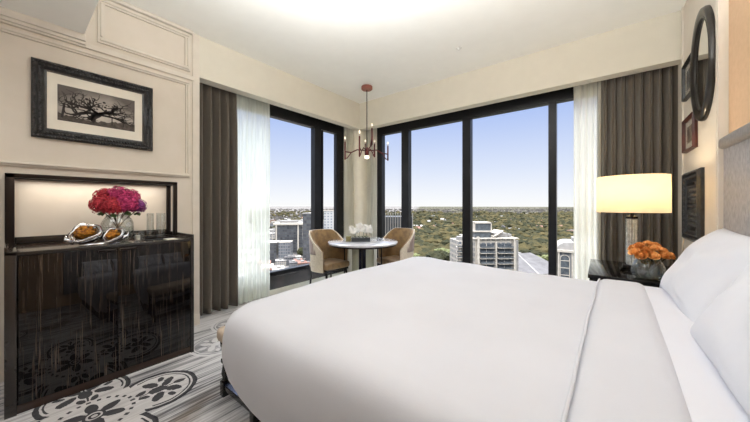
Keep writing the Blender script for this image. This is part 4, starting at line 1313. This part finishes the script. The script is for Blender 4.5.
for i in range(36):     # streets below the left window
    t = 190 + i*4.2; city(rnd.uniform(262, 345), t, rnd.uniform(.5, 1.0), sc_=.72)
for i in range(64):
    t = 430 + 700*rnd.random(); city(rnd.uniform(258, 348), t, rnd.uniform(.7, 1.9), sc_=rnd.uniform(.8,1.3))
for i in range(14):
    t = 560 + 900*rnd.random(); city(rnd.uniform(384, 590), t, rnd.uniform(.9, 1.5), sc_=1.1)
for px, t, h in ((384, 260, .9), (412, 262, .8), (449, 250, .8), (520, 330, 1.0), (566, 250, 1.5), (583, 300, 1.4)): city(px, t, h)
# roads
m = MB(); 
for (pa, ta, pb, tb_) in ((425, 225, 452, 300),):
    a, b_ = Vector(at(pa, ta)), Vector(at(pb, tb_)); d = (b_-a).normalized(); nn = Vector((-d.y, d.x))*6
    m.poly([(*(a+nn), GZ+.2), (*(a-nn), GZ+.2), (*(b_-nn), GZ+.2), (*(b_+nn), GZ+.2)])
tag(m.build('road', 'asphalt'), 'grey road running past the left foot of the apartment tower', 'road')
m = MB()
for k in range(3):
    a, b_ = Vector(at(262, 232+k*34)), Vector(at(346, 250+k*38)); d = (b_-a).normalized(); nn = Vector((-d.y, d.x))*5
    m.poly([(*(a+nn), GZ+.15), (*(a-nn), GZ+.15), (*(b_-nn), GZ+.15), (*(b_+nn), GZ+.15)])
tag(m.build('street', 'asphalt'), 'parallel city streets between low buildings below the left window', 'road')
# individual trees along the edge of the park
tp = []
for m_ in ('foliage_light', 'foliage_dark'):
    root = empty('tree')
    b = MB(); rr = random.Random(4)
    for k in range(9): b.ico((rr.uniform(-3,3), rr.uniform(-3,3), rr.uniform(6,10)), rr.uniform(2.2,3.6), 2, (1,1,.85), .5, k)
    b.build('crown', m_, root); MB().tube([(0,0,0),(0.2,0,3),(0,.1,6.5)], [.5,.35,.25], 8).build('trunk', 'bark', root)
    tp.append(root)
cnt2 = [0,0]
for i in range(46):
    k = i % 2; 
    if i < 30: px, t = 402 + i*1.9 + rnd.uniform(-1,1), 262 + rnd.uniform(-22, 45)
    else: px, t = 502 + (i-30)*4.4, 312 + rnd.uniform(-8, 20)
    if 440 < px < 500: t += 60
    x, y = at(px, t); o = tp[k] if cnt2[k] == 0 else copy_tree(tp[k]); cnt2[k] += 1
    o.location = (x, y, GZ); o.rotation_euler = (0,0,rnd.uniform(0,6)); s = rnd.uniform(.85,1.4); o.scale = (s,s,s)
    tag(o, ('pale olive' if k == 0 else 'dark green') + ' tree at the near edge of the park below the back window', 'tree', ('pale olive' if k == 0 else 'dark green') + ' park edge trees')
#EXT1

# ------------------------------------------------------------------ camera, light
cam = bpy.data.cameras.new('Camera'); co = bpy.data.objects.new('Camera', cam); COL.objects.link(co)
cam.sensor_width = 36; cam.lens = FP/750*36; cam.shift_y = -5.5/750; cam.clip_end = 20000; cam.clip_start = .02
co.location = (0, 0, EYE); co.rotation_euler = (PI/2, 0, math.atan2(SN, CS))
sc = bpy.context.scene; sc.camera = co
def area(name, loc, size, power, col=(1,1,1), rot=(0,0,0), shape='DISK'):
    l = bpy.data.lights.new(name, 'AREA'); l.energy = power; l.color = col; l.shape = shape; l.size = size
    o = bpy.data.objects.new(name, l); COL.objects.link(o); o.location = loc; o.rotation_euler = rot; return o
def point(name, loc, r, power, col=(1,1,1)):
    l = bpy.data.lights.new(name, 'POINT'); l.energy = power; l.color = col; l.shadow_soft_size = r
    o = bpy.data.objects.new(name, l); COL.objects.link(o); o.location = loc; return o
W = (.96, .98, 1)
area('entry_fill', (-1.9, -1.0, 2.50), 1.3, 11, W)  # added soft fill over the entry, no fixture there
area('ceiling_fill', (-1.05, .95, 2.21), 1.3, 44, (.97,.98,1), (PI, 0, 0))  # added unseen fill, aimed up to brighten the ceiling
area('ceiling_fill', (.15, 1.5, 2.12), .6, 14, (.97,.98,1), (PI, 0, 0))  # second added fill, evens the ceiling over the bed
area('bedside_fill', (.30, .45, 2.1), .4, 12, (.96,.98,1), (PI, 0, 0))  # added unseen fill by the headboard, aimed up
point('rear_fill', (-1.9, -1.3, 1.7), .3, 7, (.96,.98,1))  # added bare fill behind the camera, not a lamp of the room
point('lamp_bulb', (LXY[0], LXY[1], NZ+.64), .04, 6, (1,.84,.62))
point('chandelier_light', (HX, HY, ZC+hubz-.16), .03, 3, (1,.85,.65))
area('display_light', (HX1-.10, .46, HZ-.035), .05, 1.5, (1,.9,.78), (0, 0, 0), 'RECTANGLE').data.size_y = .8
bpy.data.objects['display_light'].data.shape = 'RECTANGLE'
s = bpy.data.lights.new('sun', 'SUN'); s.energy = 1.0; s.color = (1,.96,.88); s.angle = .01
so = bpy.data.objects.new('sun', s); COL.objects.link(so); so.location = (0, 0, 30)
so.rotation_euler = Vector((-.35, .75, -.62)).to_track_quat('-Z', 'Y').to_euler()
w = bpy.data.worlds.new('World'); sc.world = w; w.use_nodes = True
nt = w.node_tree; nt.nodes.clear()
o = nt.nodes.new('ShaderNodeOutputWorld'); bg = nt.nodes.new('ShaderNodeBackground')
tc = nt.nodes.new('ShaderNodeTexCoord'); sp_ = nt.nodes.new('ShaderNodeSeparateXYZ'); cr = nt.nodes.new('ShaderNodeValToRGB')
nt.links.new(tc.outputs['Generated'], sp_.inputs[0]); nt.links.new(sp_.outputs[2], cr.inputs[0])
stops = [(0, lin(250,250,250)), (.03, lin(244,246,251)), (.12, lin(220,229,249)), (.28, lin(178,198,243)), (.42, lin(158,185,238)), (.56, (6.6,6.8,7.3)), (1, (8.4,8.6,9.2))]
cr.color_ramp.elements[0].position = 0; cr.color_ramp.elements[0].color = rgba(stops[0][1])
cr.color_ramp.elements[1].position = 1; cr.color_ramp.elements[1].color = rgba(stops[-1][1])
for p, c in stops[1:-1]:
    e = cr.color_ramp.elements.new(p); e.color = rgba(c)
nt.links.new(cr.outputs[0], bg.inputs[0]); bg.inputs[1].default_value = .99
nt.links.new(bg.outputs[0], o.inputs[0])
vs = sc.view_settings; sc.display_settings.display_device = 'sRGB'
vs.view_transform = 'Standard'; vs.look = 'None'; vs.gamma = 1; vs.use_curve_mapping = False; vs.exposure = .08
sc.cycles.max_bounces = 10; sc.cycles.diffuse_bounces = 5; sc.cycles.transparent_max_bounces = 24; sc.cycles.sample_clamp_indirect = 4
